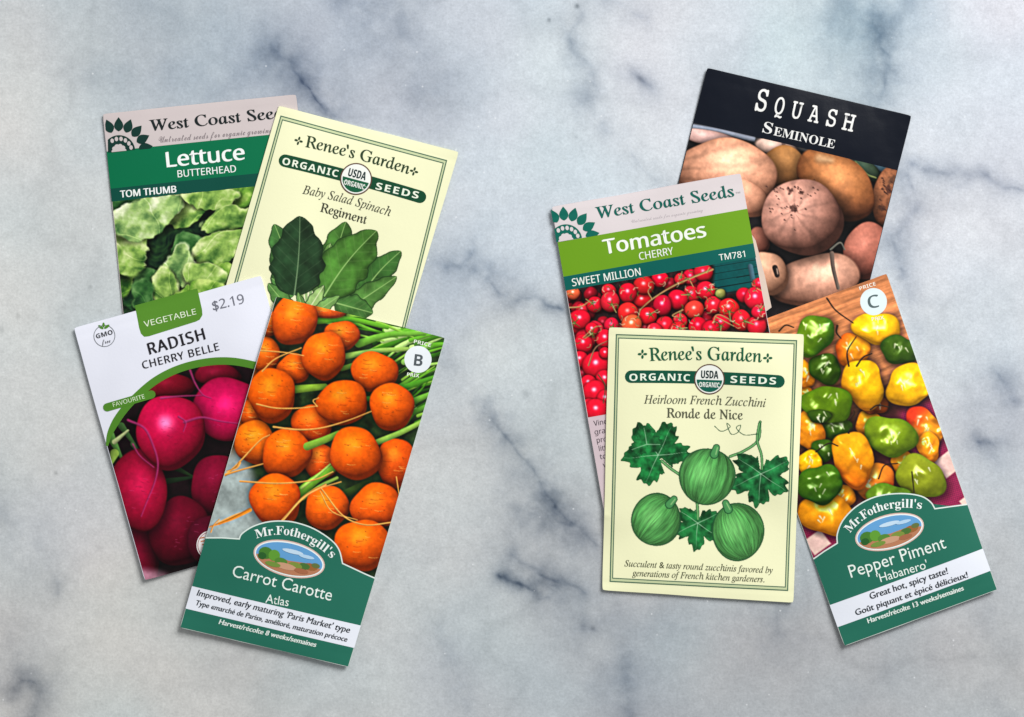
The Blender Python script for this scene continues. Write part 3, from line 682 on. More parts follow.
w = (1-sst(6, 16, np.hypot((c.X-z(180, 695)[0])*.45, c.Y-z(180, 695)[1])))*.8; c.I = c.I*(1-w[..., None])+np.array((188, 136, 156.))*(1+.15*fbm(c.X, c.Y, 8, 3, 3))[..., None]*w[..., None]
rs = random.Random(4)
for (x_, y_, r_) in [(242, 373, 60), (372, 325, 55), (172, 500, 48), (345, 490, 40), (262, 590, 45)]:
    for i in range(16):
        a = rs.uniform(0, 6.28); d_ = r_*rs.uniform(.1, .95); x0, y0 = x_+d_*math.cos(a), y_+d_*math.sin(a); t = rs.uniform(-.4, .4)
        c.stroke([z(x0, y0), z(x0+rs.uniform(3, 9), y0+t*6)], rs.uniform(.4, .9), rs.choice([(206, 90, 140), (80, 0, 30), (150, 30, 80)]), .4, a=.28)
AX = np.array([q[0] for q in arc]); AY = np.array([q[1] for q in arc])
yl = np.interp(c.X, AX[np.argsort(AX)], AY[np.argsort(AX)])
keep = sst(-1, 1, c.Y-yl)
c.build('vegetable_photo', PHOTO, 1, keep=keep)
inside = [q for q in arc if -0.002 <= p.uv(*[np.array(t) for t in q])[0] <= 1.0 ]
gg = ink((78, 132, 40))
arch = p.part('green_arch', [('poly', ribbon(inside, [2.5+5*min(1, i/12) for i in range(len(inside))]), gg, 2)])
tab = p.part('category_tab', [('poly', [[z(164, 99), z(300, 62), z(311, 108), z(312, 120), z(306, 130), z(298, 134), z(195, 166), z(185, 167), z(178, 160), z(174, 148)]], ink((84, 136, 42)), 1)])
p.words('tab_lettering', tab, ink((225, 235, 210)), 3, dict(t='VEGETABLE', p0=z(186, 146), p1=z(299, 118), h=5.8, f='sans'))
p.words('price_lettering', None, ink((110, 112, 124)), 3, dict(t='$2.19', p0=z(336, 110), p1=z(404, 94), h=9.5, f='sans', wt=0.11))
p.words('title_lettering', None, ink((34, 32, 38)), 3, dict(t='RADISH', p0=z(197, 206), p1=z(318, 173), h=11.5, f='sans', wt=0.95, space=1.15), dict(t='CHERRY BELLE', p0=z(183, 237), p1=z(349, 196), h=7.6, f='sans', space=1.12, wt=.45))
seal = p.part('round_seal', [('poly', ribbon(circ(z(98, 165), 10.6), .7, True), ink((120, 124, 130)), 2), ('poly', [circ(z(90, 146), 3.2, 1.4, 35, 12)], gg, 2), ('poly', [circ(z(103, 145), 3.2, 1.4, -35, 12)], gg, 3), ('poly', [circ(z(96, 141), 2.4, 1.2, 85, 12)], gg, 4)])
p.words('seal_lettering', seal, ink((60, 62, 66)), 3, dict(t='GMO', p0=z(81, 171), p1=z(117, 161), h=4.6, f='sbold'), dict(t='free', p0=z(92, 184), p1=z(112, 179), h=4.6, f='script'))
fav = p.part('favourite_ribbon', [('poly', [pill(z(104, 320), z(201, 292), 8.2)], gg, 3)])
p.words('ribbon_lettering', fav, ink((215, 230, 200)), 4, dict(t='FAVOURITE', p0=z(118, 319), p1=z(187, 300), h=4.2, f='sans'))
st = p.part('striped_badge', [('poly', [circ((212, 545), 15)], ink((228, 222, 222)), 3)]+[('poly', ribbon([(200+1.2*i, 538+3.2*i), (205+1.2*i, 537+3.2*i)], 1.2), ink((190, 110, 60)), 4) for i in range(5)]+[('poly', ribbon(circ((212, 545), 13.6, None, 0, 30), .6, True), ink((150, 90, 90)), 5)])
# ================================================================== 4 CARROT
def fothergill_panel(p, arch, c_oval, rx, ry, rot, arcp, photo_bits):
    gcol = (34, 104, 86)
    edge = [q for q in arch]
    base = [p.P(1, 1), p.P(0, 1)]
    pan = p.part('name_panel', [('poly', [edge+base], ink(gcol), 2), ('poly', ribbon(edge, 1.3), ink((214, 226, 220)), 3)])
    wh = ink((232, 238, 236))
    p.words('brand_lettering', pan, wh, 4, dict(t="Mr.Fothergill's", p0=arcp[0], p1=arcp[2], c=arcp[1], h=8.6, f='serif'))
    r = math.radians(rot); d = np.array((math.cos(r), math.sin(r))); n = np.array((-d[1], d[0])); C_ = np.array(c_oval)
    Q = lambda x, y: tuple(C_+d*x*rx+n*y*ry)
    it = [('poly', [circ(c_oval, rx, ry, rot)], ink((214, 180, 170)), 3), ('poly', [circ(c_oval, rx*.965, ry*.93, rot)], wh, 4),
          ('poly', [circ(c_oval, rx*.93, ry*.86, rot)], ink((96, 156, 206)), 5)]
    lo = [Q(.93*.999*math.cos(t), .86*math.sin(t)) for t in np.linspace(.18, math.pi-.18, 22)]
    it.append(('poly', [lo+[Q(-.5, -.02), Q(0, .1), Q(.5, 0)]], ink((178, 120, 88)), 6))
    for k, (x, y, a, b_, col) in enumerate([(-.66, -.02, .2, .34, (66, 120, 44)), (-.42, .0, .16, .32, (92, 150, 50)), (-.74, .18, .12, .2, (40, 90, 40)), (-.2, .25, .18, .22, (80, 130, 50)), (.62, .15, .2, .2, (150, 96, 50)), (.45, .2, .16, .18, (70, 110, 50)), (.2, .3, .2, .2, (120, 140, 60)),
                                      (-.05, .45, .3, .18, (196, 150, 120)), (.75, .02, .12, .14, (96, 110, 60)), (.05, -.45, .3, .12, (190, 214, 232)), (.45, -.35, .22, .1, (176, 206, 230)), (.4, .5, .2, .14, (160, 100, 70)), (-.4, .5, .22, .14, (110, 140, 60))]):
        it.append(('poly', [circ(Q(x, y), a*rx, b_*ry, rot, 14)], ink(col), 7+k*.12))
    p.part('oval_picture', it, pan)
    return pan
z = zm(170, 480, 3.587)
p = Packet([(277, 296.5), (445.5, 338), (349, 666.5), (180.5, 627)], 'carrot seed packet with round orange carrots, a green panel and a round price badge B', (196, 206, 200), seed=21, lift=[('b', .0016), ('l', .0005)], puff=.0019)
c = Pic(p, .0025, .9975, 0, .82, bg=(30, 48, 22))
q = zm(170, 280, 2.986)
# marble under the carrots in the printed photo
w = sst(-6, 8, (q(250, 0)[0]-c.X)+.28*(c.Y-470)-0)*sst(440, 455, c.Y)
mb = np.array((150, 162, 160.))*(1+.22*fbm(c.X, c.Y, 16, 3, 4))[..., None]
c.I = c.I*(1+.6*fbm(c.X, c.Y, 9, 3, 3))[..., None]; c.I = c.I*(1-w[..., None])+mb*w[..., None]
w = 1-sst(250, 275, c.X+.05*(c.Y-400)); w = w*(1-sst(430, 460, c.Y)); c.I = c.I*(1-w[..., None])+np.array((170, 70, 10.))*w[..., None]
gc = [(60, 120, 20), (96, 160, 40), (40, 90, 16), (130, 180, 60), (28, 70, 14), (150, 196, 90)]
scatter_strokes(c, 46, (q(560, 0)[0], 322, 430, 402), -24, 52, 4.2, gc, 5)
scatter_strokes(c, 22, (q(600, 0)[0], 326, 425, 352), -14, 56, 6.5, [(96, 168, 40), (130, 190, 70), (60, 120, 20), (176, 214, 120)], 15)
scatter_strokes(c, 14, (q(680, 0)[0], 378, 420, 430), -34, 40, 3.6, gc, 8)
scatter_strokes(c, 8, (q(430, 0)[0], 314, q(560, 0)[0], 322), 8, 60, 4.5, gc, 9)
for pts, w1, w2, col in [([(440, 122), (540, 118), (650, 142)], 7, 4, (92, 158, 34)), ([(565, 190), (650, 165), (760, 160)], 8, 4, (104, 166, 50)), ([(525, 228), (620, 212), (710, 206)], 6, 4, (142, 180, 80)), ([(378, 326), (420, 322), (465, 318)], 8, 6, (128, 168, 50)), ([(590, 355), (640, 345), (760, 270)], 5, 4, (90, 150, 40)),
                         ([(515, 265), (600, 240), (640, 240)], 5, 4, (110, 150, 50)), ([(720, 365), (790, 335)], 7, 4, (100, 160, 50)), ([(690, 325), (790, 290)], 7, 4, (70, 140, 30)), ([(730, 395), (780, 370)], 6, 4, (80, 140, 40)), ([(700, 245), (780, 190)], 6, 3, (130, 180, 80)), ([(390, 640), (430, 600), (485, 555)], 10, 7, (118, 172, 44)), ([(400, 650), (450, 615), (500, 590)], 4, 3, (160, 200, 80)), ([(520, 640), (580, 610), (600, 605)], 8, 5, (44, 66, 22))]:
    c.stroke([q(*a) for a in pts], w1, col, w2)
OR = (240, 98, 2)
def car(x, y, rx, ry, col=OR, k=0):
    c.blob(q(x, y), rx/2.986, ry/2.986, col, hi=.26, tex=.11, texs=5, dark=.36, L=(-.2, -.55, .75), irr=.045, shadow=.55, gloss=16)
    rs = random.Random(int(x*7+y))
    for i in range(6):
        a = rs.uniform(0, 6.28); d_ = rs.uniform(.2, .9); c.stroke([q(x+rx*d_*math.cos(a), y+ry*d_*math.sin(a)), q(x+rx*d_*math.cos(a)+2, y+ry*d_*math.sin(a)+1)], rs.uniform(.6, 1.3), (128, 58, 16), .5, a=.5)
    for i in range(9):       # little growth rings
        a = rs.uniform(-.5, .5)*rx; b_ = rs.uniform(-.6, .6)*ry; l = rs.uniform(6, 14)
        c.stroke([q(x+a-l, y+b_), q(x+a, y+b_+2), q(x+a+l, y+b_+1)], .7, (190, 70, 4) if i % 3 else (255, 176, 90), .3, a=.6)
car(290, 225, 40, 60, (224, 96, 8)); car(300, 130, 30, 40, (230, 100, 8)); car(470, 92, 66, 22, (240, 100, 10)); car(248, 400, 36, 45, (212, 84, 6)); car(372, 266, 50, 46, (230, 92, 4)); car(515, 166, 52, 46, (232, 96, 4)); car(450, 540, 50, 56, (222, 86, 8)); car(425, 430, 62, 56, (230, 88, 6)); car(675, 545, 60, 72, (228, 84, 4))
for a in [(375, 118, 68, 78), (462, 226, 63, 75), (612, 274, 68, 62), (258, 485, 64, 66, (238, 110, 8)), (308, 343, 73, 79), (350, 517, 75, 73), (516, 366, 75, 69), (663, 378, 63, 75)]: car(*a)
c.stroke([q(620, 484), q(690, 455), q(760, 420)], 6, (138, 178, 70), 4.5); c.stroke([q(412, 496), q(460, 478), q(505, 458)], 8, (120, 160, 50), 6)
c.stroke([q(390, 634), q(430, 600), q(488, 562)], 10, (112, 170, 44), 7); c.stroke([q(396, 620), q(440, 585), q(480, 550)], 3, (170, 204, 90), 2)
for a in [(555, 518, 77, 80), (318, 655, 79, 76), (470, 678, 68, 64), (615, 675, 74, 70, (236, 94, 4)), (575, 790, 80, 80)]: car(*a)
rc = (226, 158, 74)
for pts, w1 in [([(262, 370), (320, 382), (390, 382), (442, 376)], 1.5), ([(312, 438), (380, 446), (450, 442), (530, 420), (602, 392)], 1.8), ([(275, 211), (340, 216), (402, 226)], 1.4), ([(280, 272), (320, 235), (395, 203)], 1.5), ([(168, 582), (205, 548), (270, 480), (300, 462)], 2), ([(168, 580), (215, 566), (280, 548)], 2.4), ([(212, 600), (330, 606), (430, 596), (488, 572)], 1.7), ([(338, 716), (390, 660), (440, 625), (512, 602)], 2),
                ([(150, 725), (200, 700), (245, 684)], 3.2), ([(450, 630), (485, 690), (560, 716)], 1.2), ([(676, 588), (684, 640)], 1.2), ([(442, 376), (430, 360), (446, 352)], 1.2), ([(210, 545), (200, 560), (172, 570)], 3)]: c.stroke([q(*a) for a in pts], w1, rc, .9)
c.stroke([z(545, 30), z(620, 125), z(700, 160), z(795, 152)], 1.6, rc, 1.2); c.stroke([z(560, 15), z(480, 60), z(410, 140)], 2, rc, 1.5); c.stroke([z(290, 105), z(220, 140), z(140, 168)], 4, (226, 140, 40), 1); c.stroke([z(180, 140), z(160, 160), z(150, 185)], 1.2, rc)
c.build('vegetable_photo', PHOTO, 1)
bd = p.part('price_badge', [('poly', [circ(q(741, 237), 13.5)], ink((222, 228, 232)), 2)])
p.words('badge_lettering', bd, ink((76, 84, 88)), 3, dict(t='B', p0=q(728, 255), p1=q(753, 258), h=11.5, f='sbold'))
p.words('badge_lettering', bd, ink((226, 232, 220)), 3, dict(t='PRICE', p0=q(728, 188), p1=q(778, 200), h=3.6, f='sbold'), dict(t='PRIX', p0=q(708, 286), p1=q(744, 291), h=3.4, f='sbold'))
arch = [p.P(0, p.uv(*[np.array(t) for t in z(125, 203)])[1])]+[z(190, 205)]+bez([z(252, 209), z(262, 190), z(300, 165), z(350, 149), z(402, 145), z(455, 151), z(520, 174), z(580, 214), z(608, 250), z(620, 298)], 40)+[z(650, 312), z(700, 336)]+[p.P(1, p.uv(*[np.array(t) for t in z(733, 352)])[1])]
pan = fothergill_panel(p, arch, z(430, 281), 130/3.587, 64/3.587, 14, (z(314, 207), z(458, 160), z(580, 280)), None)
wh = ink((224, 234, 228))
p.words('title_lettering', pan, wh, 4, dict(t='Carrot Carotte', p0=z(224, 343), p1=z(578, 432), h=12, f='plain'), dict(t='Atlas', p0=z(344, 437), p1=z(426, 451), h=8.6, f='plain'))
s0 = float(p.uv(*[np.array(t) for t in z(72, 375)])[1]); s1 = float(p.uv(*[np.array(t) for t in z(57, 457)])[1])
sp = p.part('text_strip', [('poly', [[p.P(0, s0), p.P(1, s0), p.P(1, s1), p.P(0, s1)]], ink((222, 226, 236)), 3)], pan)
sp_q = [z(72, 375), z(683, 520), z(655, 603), z(57, 457)]
p.words('strip_lettering', sp, ink((50, 56, 62)), 4, dict(t="Improved, early maturing 'Paris Market' type", p0=z(97, 412), p1=z(642, 547), h=6.2, f='plain', wt=.5, shear=.16), dict(t='Type «marché de Paris», amélioré, maturation précoce', p0=z(91, 446), p1=z(633, 579), h=5.2, f='plain', wt=.5, shear=.16))
p.words('harvest_lettering', pan, wh, 4, dict(t='Harvest/récolte 8 weeks/semaines', p0=z(176, 514), p1=z(522, 597), h=5, f='plain', wt=.5, shear=.16))
# ================================================================== 5 SQUASH
z = zm(670, 50, 2.654)
p = Packet([(707, 68), (911, 116), (848, 368), (643, 321)], 'black topped squash seed packet with a photo of round tan squashes', (18, 24, 34), seed=31, rough=.3, big=.35, spec=.5, puff=.0020, lift=[('t', .0009)])
v0 = p.uv(*[np.array(t) for t in z(62, 194)])[1]; v1 = p.uv(*[np.array(t) for t in z(605, 320)])[1]; vb = float((v0+v1)/2)
wh = ink((232, 232, 230), .4)
band = p.part('title_band', [('poly', p.clipband(0, vb), ink((4, 11, 26), .3, .3, .1, .4), 1)])
def letter(ch, x, y, w, h): return dict(t=ch, p0=z(x-w/2+h*.0, y), p1=z(x+w/2, y+w*.235), h=h, f='slab', wt=0.44)
p.words('title_lettering', band, wh, 3, letter('S', 236, 160, 27, 22), letter('Q', 284, 169, 23, 17), letter('U', 330, 180, 26, 17), letter('A', 376, 190, 27, 17), letter('S', 422, 201, 23, 17), letter('H', 467, 212, 29, 17))
p.words('subtitle_lettering', band, wh, 3, dict(t='S', p0=z(243, 219), p1=z(267, 225), h=11, f='serif'), dict(t='EMINOLE', p0=z(272, 227), p1=z(433, 263), h=8.6, f='serif'))
c = Pic(p, .0025, .9975, vb, 1, bg=(26, 24, 26))
c.I = c.I*(1+.5*fbm(c.X, c.Y, 12, 4, 3)[..., None])
B = lambda x, y, rx, ry, col, **k: c.blob(z(x, y), rx/2.654, ry/2.654, col, **k)
c.stroke([z(55, 205), z(130, 218), z(220, 238)], 7, (150, 156, 172), 5, soft=1.5); c.stroke([z(230, 240), z(480, 296)], 4, (70, 66, 66), 3); c.stroke([z(470, 292), z(620, 330)], 8, (60, 84, 96), 7, soft=2)
B(110, 236, 80, 22, (212, 172, 164), rot=12, hi=.1); B(285, 262, 62, 24, (222, 186, 170), rot=14, hi=.1, spots=[(z(300, 252)[0], z(300, 252)[1], 3, (120, 90, 80))])
B(300, 318, 62, 62, (168, 116, 68), hi=.06, L=(.1, -.6, .6)); B(520, 318, 46, 22, (66, 84, 66), hi=.05, rot=40); c.stroke([z(490, 300), z(520, 330), z(545, 340)], 2.5, (140, 150, 90), 1.2)
sq = dict(hi=.22, tex=.16, texs=8, dark=.3, gloss=9, L=(.1, -.5, .8))
B(150, 328, 134, 92, (226, 164, 132), rot=12, ribs=16, ribdir=z(-90, 330), **sq); B(205, 395, 58, 46, (232, 168, 136), rot=40, shadow=0, ribs=10, ribdir=z(40, 230), hi=.08, dark=.35)
B(585, 395, 50, 84, (140, 88, 60), rot=8, spots=[(*z(580, 372), 5, (70, 40, 34)), (*z(560, 420), 4, (80, 50, 40)), (*z(590, 345), 5, (90, 60, 46))], tex=.25, texs=4, hi=.05)
B(440, 358, 122, 74, (176, 112, 66), rot=36, ribs=5, ribdir=z(330, 255), tint=((150, 96, 66), .6, .4), **sq); c.stroke([z(395, 290), z(425, 295)], 8, (228, 186, 140), 5, soft=4, a=.7)
B(235, 510, 30, 40, (150, 92, 76), hi=.05); B(525, 535, 68, 76, (184, 112, 94), hi=.1, tex=.1, irr=.03); B(385, 612, 118, 70, (206, 152, 128), rot=-10, ribs=3, ribdir=z(200, 640), **sq)
B(262, 592, 46, 62, (214, 162, 132), rot=-25, hi=.14, dark=.35); c.stroke([z(277, 578), z(283, 598)], 5.5, (52, 40, 36), 5); c.stroke([z(282, 582), z(284, 594)], 1.4, (170, 140, 122), 1.2)
sd = (66, 40, 36)
B(350, 446, 110, 100, (200, 146, 128), tex=.16, texs=7, hi=.12, dark=.26, gloss=8, ribs=5, ribdir=z(328, 430), irr=.03, spots=[(*z(326, 424), 5, sd), (*z(318, 374), 4, sd), (*z(348, 380), 3, sd)])
rs = random.Random(3)
for i in range(44):
    a = rs.gauss(318, 34); b_ = rs.gauss(378, 14) if i % 3 else rs.gauss(425, 16); c.stroke([z(a, b_), z(a+3, b_+2)], rs.uniform(.7, 1.8), (74, 46, 42), .6, a=.7)
for i in range(26):
    a = rs.uniform(555, 600); b_ = rs.uniform(340, 440); c.stroke([z(a, b_), z(a+4, b_+3)], rs.uniform(.8, 2), (70, 42, 34), .6, a=.7)
c.stroke([z(428, 540), z(432, 580), z(445, 632)], 4.5, (110, 92, 82), 3.5); c.stroke([z(425, 530), z(450, 512), z(462, 530)], 2, (96, 92, 84), 1.4)
c.build('vegetable_photo', PHOTO_GLOSS, 1)
# ================================================================== 6 PEPPER
z = zm(780, 470, 3.774); q = zm(750, 260, 2.757)
p = Packet([(732, 331), (886.5, 273.5), (996.5, 589.5), (844, 645.5)], 'pepper seed packet with yellow and green habaneros on wood, a green panel and badge C', (196, 206, 200), seed=41, lift=[('b', .0016)], puff=.0019)
c = Pic(p, .0025, .9975, 0, .83, bg=(74, 34, 36))
c.I = c.I*(1+.5*fbm(c.X, c.Y, 12, 6, 3)[..., None])
al = (c.X*.94-c.Y*.34); ac = (c.X*.34+c.Y*.94)
wood = np.array((196, 122, 76.))*(1+.34*fbm(al*.10, ac, 3.5, 7, 4)+.22*fbm(al*.2, ac, 12, 9, 2))[..., None]
wood = wood*(1-.6*sst(.14, .34, c.V-.1*c.U))[..., None]; w = 1-sst(0, 1, (c.V-.34-.05*np.sin(c.U*5))*12); c.I = c.I*(1-w[..., None])+wood*w[..., None]
# chequered cloth
tw = .5+.5*np.sin((c.X+c.Y)*2.0)*np.sin((c.X-c.Y)*1.1)
cl = np.array((168, 34, 84.))*(1-.45*tw)[..., None]+np.array((70, 46, 60.))*(.3*tw)[..., None]
for (x_, y_, r_) in [(548, 560, 30), (612, 668, 26), (500, 470, 16)]+[((752.4-750+ (140/3.774+780-752.4))*2.757, (470+272/3.774-260)*2.757, 26), (150, 640, 18)]:
    zx, zy = q(x_, y_); a_ = (c.X-zx)*.6+(c.Y-zy)*.8; b_ = -(c.X-zx)*.8+(c.Y-zy)*.6; w = 1-sst(r_/2.757-1.5, r_/2.757+.5, np.maximum(np.abs(a_), np.abs(b_)*.9)); cl = cl*(1-w[..., None])+np.array((232, 192, 182.))*w[..., None]
w = np.clip(sst(.38, .42, c.V)*sst(.76, .82, c.U)+sst(.60, .64, c.V)*(1-sst(.22, .3, c.U)), 0, 1); c.I = c.I*(1-w[..., None])+cl*w[..., None]
def pep(x, y, rx, ry, col, rot=0, tint=None, hl=True):
    c.blob(q(x, y), rx/2.757, ry/2.757, col, rot=rot, irr=.085, lump=.24, hi=.6, tex=.06, texs=9, dark=.5, L=(-.1, -.5, .85), shadow=.6, tint=tint, gloss=34)
    rs = random.Random(int(x+y*3))
    for i in range(4):
        a = rs.uniform(-.4, .4)*rx; b_ = rs.uniform(-.6, .3)*ry; l = rs.uniform(6, 14); k = rs.uniform(-8, 8)
        c.stroke([q(x+a, y+b_), q(x+a+k*.5, y+b_+l*.5), q(x+a+k, y+b_+l)], rs.uniform(1, 2.2), (252, 248, 214), .6, a=.65, soft=.9)
Y1 = (255, 190, 14); O1 = (250, 156, 22); G1 = (92, 126, 12); G2 = (54, 84, 12); G3 = (128, 146, 24)
for a in [(235, 462, 40, 36, G2), (330, 455, 40, 40, O1), (420, 560, 34, 34, O1), (250, 655, 40, 36, O1), (345, 400, 36, 26, (150, 70, 16)), (150, 380, 24, 34, O1), (150, 315, 26, 40, O1), (205, 300, 48, 40, G2, 10), (280, 248, 52, 42, O1, 20, ((222, 90, 20), -.8, 0)), (175, 208, 60, 50, G1, -30, ((50, 100, 24), .6, .5)), (348, 188, 64, 46, Y1, 10), (412, 248, 52, 42, G2, 5), (165, 470, 40, 58, O1, 0), (310, 342, 60, 66, Y1, -20, ((236, 146, 24), -.6, .3)), (437, 345, 64, 58, Y1, 10),
          (212, 398, 68, 54, G1, 15), (190, 430, 30, 20, G2), (478, 462, 46, 62, (240, 152, 30), -20, ((214, 54, 24), -.2, -.9)), (490, 515, 34, 40, O1, 0), (200, 525, 40, 30, G2), (345, 612, 52, 52, (240, 142, 40), 0, ((222, 90, 24), .6, .3)), (385, 485, 70, 58, (116, 142, 22), 15), (468, 598, 68, 60, (138, 148, 30), 10), (165, 562, 36, 36, Y1), (282, 548, 60, 74, (244, 164, 18), -15, ((236, 120, 14), -.3, .8)), (212, 702, 80, 56, (244, 158, 16), 25), (192, 618, 58, 58, (66, 108, 14), 0, ((34, 72, 14), .2, .6)), (380, 652, 60, 38, (92, 126, 24))]: pep(*a)
for pts, w1 in [([(210, 106), (235, 140), (282, 174)], 1.6), ([(238, 182), (236, 200), (248, 216)], 2.4), ([(78, 196), (96, 180), (118, 186)], 1.6), ([(270, 292), (266, 252), (290, 212)], 1.8), ([(292, 292), (310, 268), (334, 258)], 1.8), ([(352, 602), (368, 566), (404, 560)], 1.4), ([(444, 584), (450, 640)], 1.4), ([(270, 440), (285, 424), (284, 415)], 1.6), ([(330, 412), (350, 400), (380, 405)], 1.4), ([(270, 476), (276, 462)], 2.2), ([(180, 528), (215, 505), (240, 512)], 1.5)]: c.stroke([q(*a) for a in pts], w1, (46, 34, 24), 1.0)
c.build('vegetable_photo', PHOTO, 1)
bd = p.part('price_badge', [('poly', [circ(q(339, 115), 13.6)], ink((216, 230, 232)), 2)])
p.words('badge_lettering', bd, ink((80, 98, 100)), 3, dict(t='C', p0=q(325, 134), p1=q(354, 130), h=12.5, f='sans', wt=.8))
p.words('badge_lettering', bd, ink((236, 226, 212)), 3, dict(t='PRICE', p0=q(301, 84), p1=q(346, 70), h=3.6, f='sbold'), dict(t='PRIX', p0=q(334, 168), p1=q(368, 163), h=3.4, f='sbold'))
arch = [p.P(0, p.uv(*[np.array(t) for t in z(112, 340)])[1])]+[z(165, 306)]+bez([z(214, 275), z(214, 240), z(234, 190), z(280, 140), z(340, 106), z(400, 91), z(470, 88), z(530, 98), z(565, 120), z(581, 145)], 40)+[z(650, 136)]+[p.P(1, p.uv(*[np.array(t) for t in z(718, 125)])[1])]
pan = fothergill_panel(p, arch, z(410, 232), 133/3.774, 66/3.774, -15, (z(262, 236), z(352, 118), z(530, 146)), None)
p.words('title_lettering', pan, ink((224, 234, 228)), 4, dict(t='Pepper Piment', p0=z(266, 405), p1=z(625, 292), h=12.5, f='plain'), dict(t="'Habanero'", p0=z(368, 424), p1=z(556, 368), h=8.6, f='plain'))
v0 = float(p.uv(*[np.array(t) for t in z(178, 512)])[1]); v1 = float(p.uv(*[np.array(t) for t in z(207, 595)])[1])
sp = p.part('text_strip', [('poly', [[p.P(0, v0), p.P(1, v0), p.P(1, v1), p.P(0, v1)]], ink((222, 226, 236)), 3)], pan)
p.words('strip_lettering', sp, ink((50, 56, 62)), 4, dict(t='Great hot, spicy taste!', p0=z(338, 487), p1=z(630, 390), h=6.6, f='plain', wt=.55, shear=.05), dict(t='Goût piquant et épicé délicieux!', p0=z(284, 548), p1=z(706, 404), h=6, f='plain', wt=.55, shear=.05))
p.words('harvest_lettering', pan, ink((224, 234, 228)), 4, dict(t='Harvest/récolte 13 weeks/semaines', p0=z(330, 577), p1=z(690, 452), h=5, f='plain', wt=.5))
# ================================================================== 7 TOMATO
z = zm(540, 160, 3.938)
p = Packet([(551.5, 207), (740, 173.5), (796, 480), (604, 513)], 'tomato seed packet with a lime title band and a photo of red cherry tomatoes', (212, 200, 202), seed=51, lift=[('l', .0010), ('r', .0004)], puff=.0017)
rgt = [p.P(1, .2), p.P(1.014, .22), p.P(1.028, .34), p.P(1.032, .44), p.P(1.0, .45)]
vv = lambda a, b_: float((p.uv(*[np.array(t) for t in z(*a)])[1]+p.uv(*[np.array(t) for t in z(*b_)])[1])/2)
va = vv((68, 320), (812, 198)); vb_ = vv((90, 457), (838, 332)); vc = vv((97, 515), (845, 385)); vd = .688
hd = p.part('header_band', [('poly', p.clipband(0, va), ink((213, 204, 206)), 1)])
tl = ink((6, 92, 82))
p.words('brand_lettering', hd, tl, 3, dict(t='West Coast Seeds', p0=z(222, 233), p1=z(760, 146), h=11.6, f='roman', wt=.8))
p.words('trademark_lettering', hd, ink((150, 150, 152)), 3, dict(t='TM', p0=z(768, 136), p1=z(786, 133), h=1.8, f='sans'))
p.words('tagline_lettering', hd, ink((192, 184, 188)), 3, dict(t='Untreated seeds for organic growing', p0=z(360, 248), p1=z(640, 204), h=3, f='script'))
sunflower_mark(p, z(102, 318), (-.172, -.985), (.985, -.172), 1/3.938, ink((4, 98, 84)), ink((213, 204, 206)), hd, clip=-38)
lb = p.part('title_band', [('poly', p.clipband(va, vb_), ink((106, 154, 28)), 1)])
wh = ink((236, 240, 232))
p.words('title_lettering', lb, wh, 3, dict(t='Tomatoes', p0=z(252, 373), p1=z(650, 305), h=14.5, f='sans', wt=1.1))
p.words('subtitle_lettering', lb, wh, 3, dict(t='CHERRY', p0=z(391, 395), p1=z(524, 373), h=7.4, f='sans', wt=0.18))
tb = p.part('variety_band', [('poly', p.clipband(vb_, vc), ink((4, 92, 84)), 1)])
p.words('variety_lettering', tb, wh, 3, dict(t='SWEET MILLION', p0=z(128, 498), p1=z(396, 455), h=7.6, f='sans', wt=0.22))
p.words('code_lettering', tb, wh, 3, dict(t='TM781', p0=z(703, 398), p1=z(805, 383), h=6.2, f='sans', wt=0.13))
c = Pic(p, .0025, .9975, vc, vd, bg=(40, 20, 22))
c.I = c.I*(1+.8*fbm(c.X, c.Y, 6, 4, 3)[..., None])
w = sst(0, 6, c.X-z(668, 0)[0])*(1-sst(0, 6, c.Y-z(0, 508)[1]-(z(760, 0)[0]-c.X)*.16)); crate = np.array((6, 76, 76.))*(1-.4*(np.abs(((c.Y+c.X*.17)/7) % 1-.5) < .08))[..., None]; c.I = c.I*(1-w[..., None])+crate*w[..., None]
c.stroke([z(825, 420), z(835, 470)], 5, (60, 96, 110), 5)
rs = random.Random(12)
for i in range(46):
    x = rs.uniform(110, 900); y = rs.uniform(470, 720)
    if x > 660 and y < 560: continue
    c.blob(z(x, y), 28/3.938, 28/3.938, (146, 12, 32), hi=.2, dark=.2, shadow=.3, gloss=40)
for i in range(60): 
    x = rs.uniform(575, 612); y = rs.uniform(330, 412); c.blob((x, y), 7, 7, (150, 12, 34), hi=.2, dark=.2, shadow=.3, gloss=40)
R1 = (222, 16, 46); R2 = (232, 40, 40)
T = [(470, 470, 32), (590, 462, 30), (640, 445, 36), (270, 515, 26), (165, 590, 26), (130, 525, 26, (226, 100, 60)), (215, 570, 32), (400, 552, 32), (595, 530, 32), (408, 495, 38), (345, 525, 38), (550, 470, 24), (275, 558, 39), (540, 550, 39), (650, 515, 36), (480, 573, 39), (680, 572, 36), (860, 490, 26), (800, 533, 32), (740, 585, 39), (845, 547, 43), (345, 602, 40, R2), (423, 615, 37), (605, 590, 35, (230, 60, 50)), (150, 640, 44), (550, 635, 30), (490, 652, 36), (620, 655, 36), (360, 648, 40, (232, 96, 56)), (710, 642, 36), (790, 632, 40), (850, 655, 40), (215, 675, 38), (280, 650, 30), (180, 705, 40), (450, 670, 30), (860, 600, 30), (670, 665, 34), (540, 665, 30)]
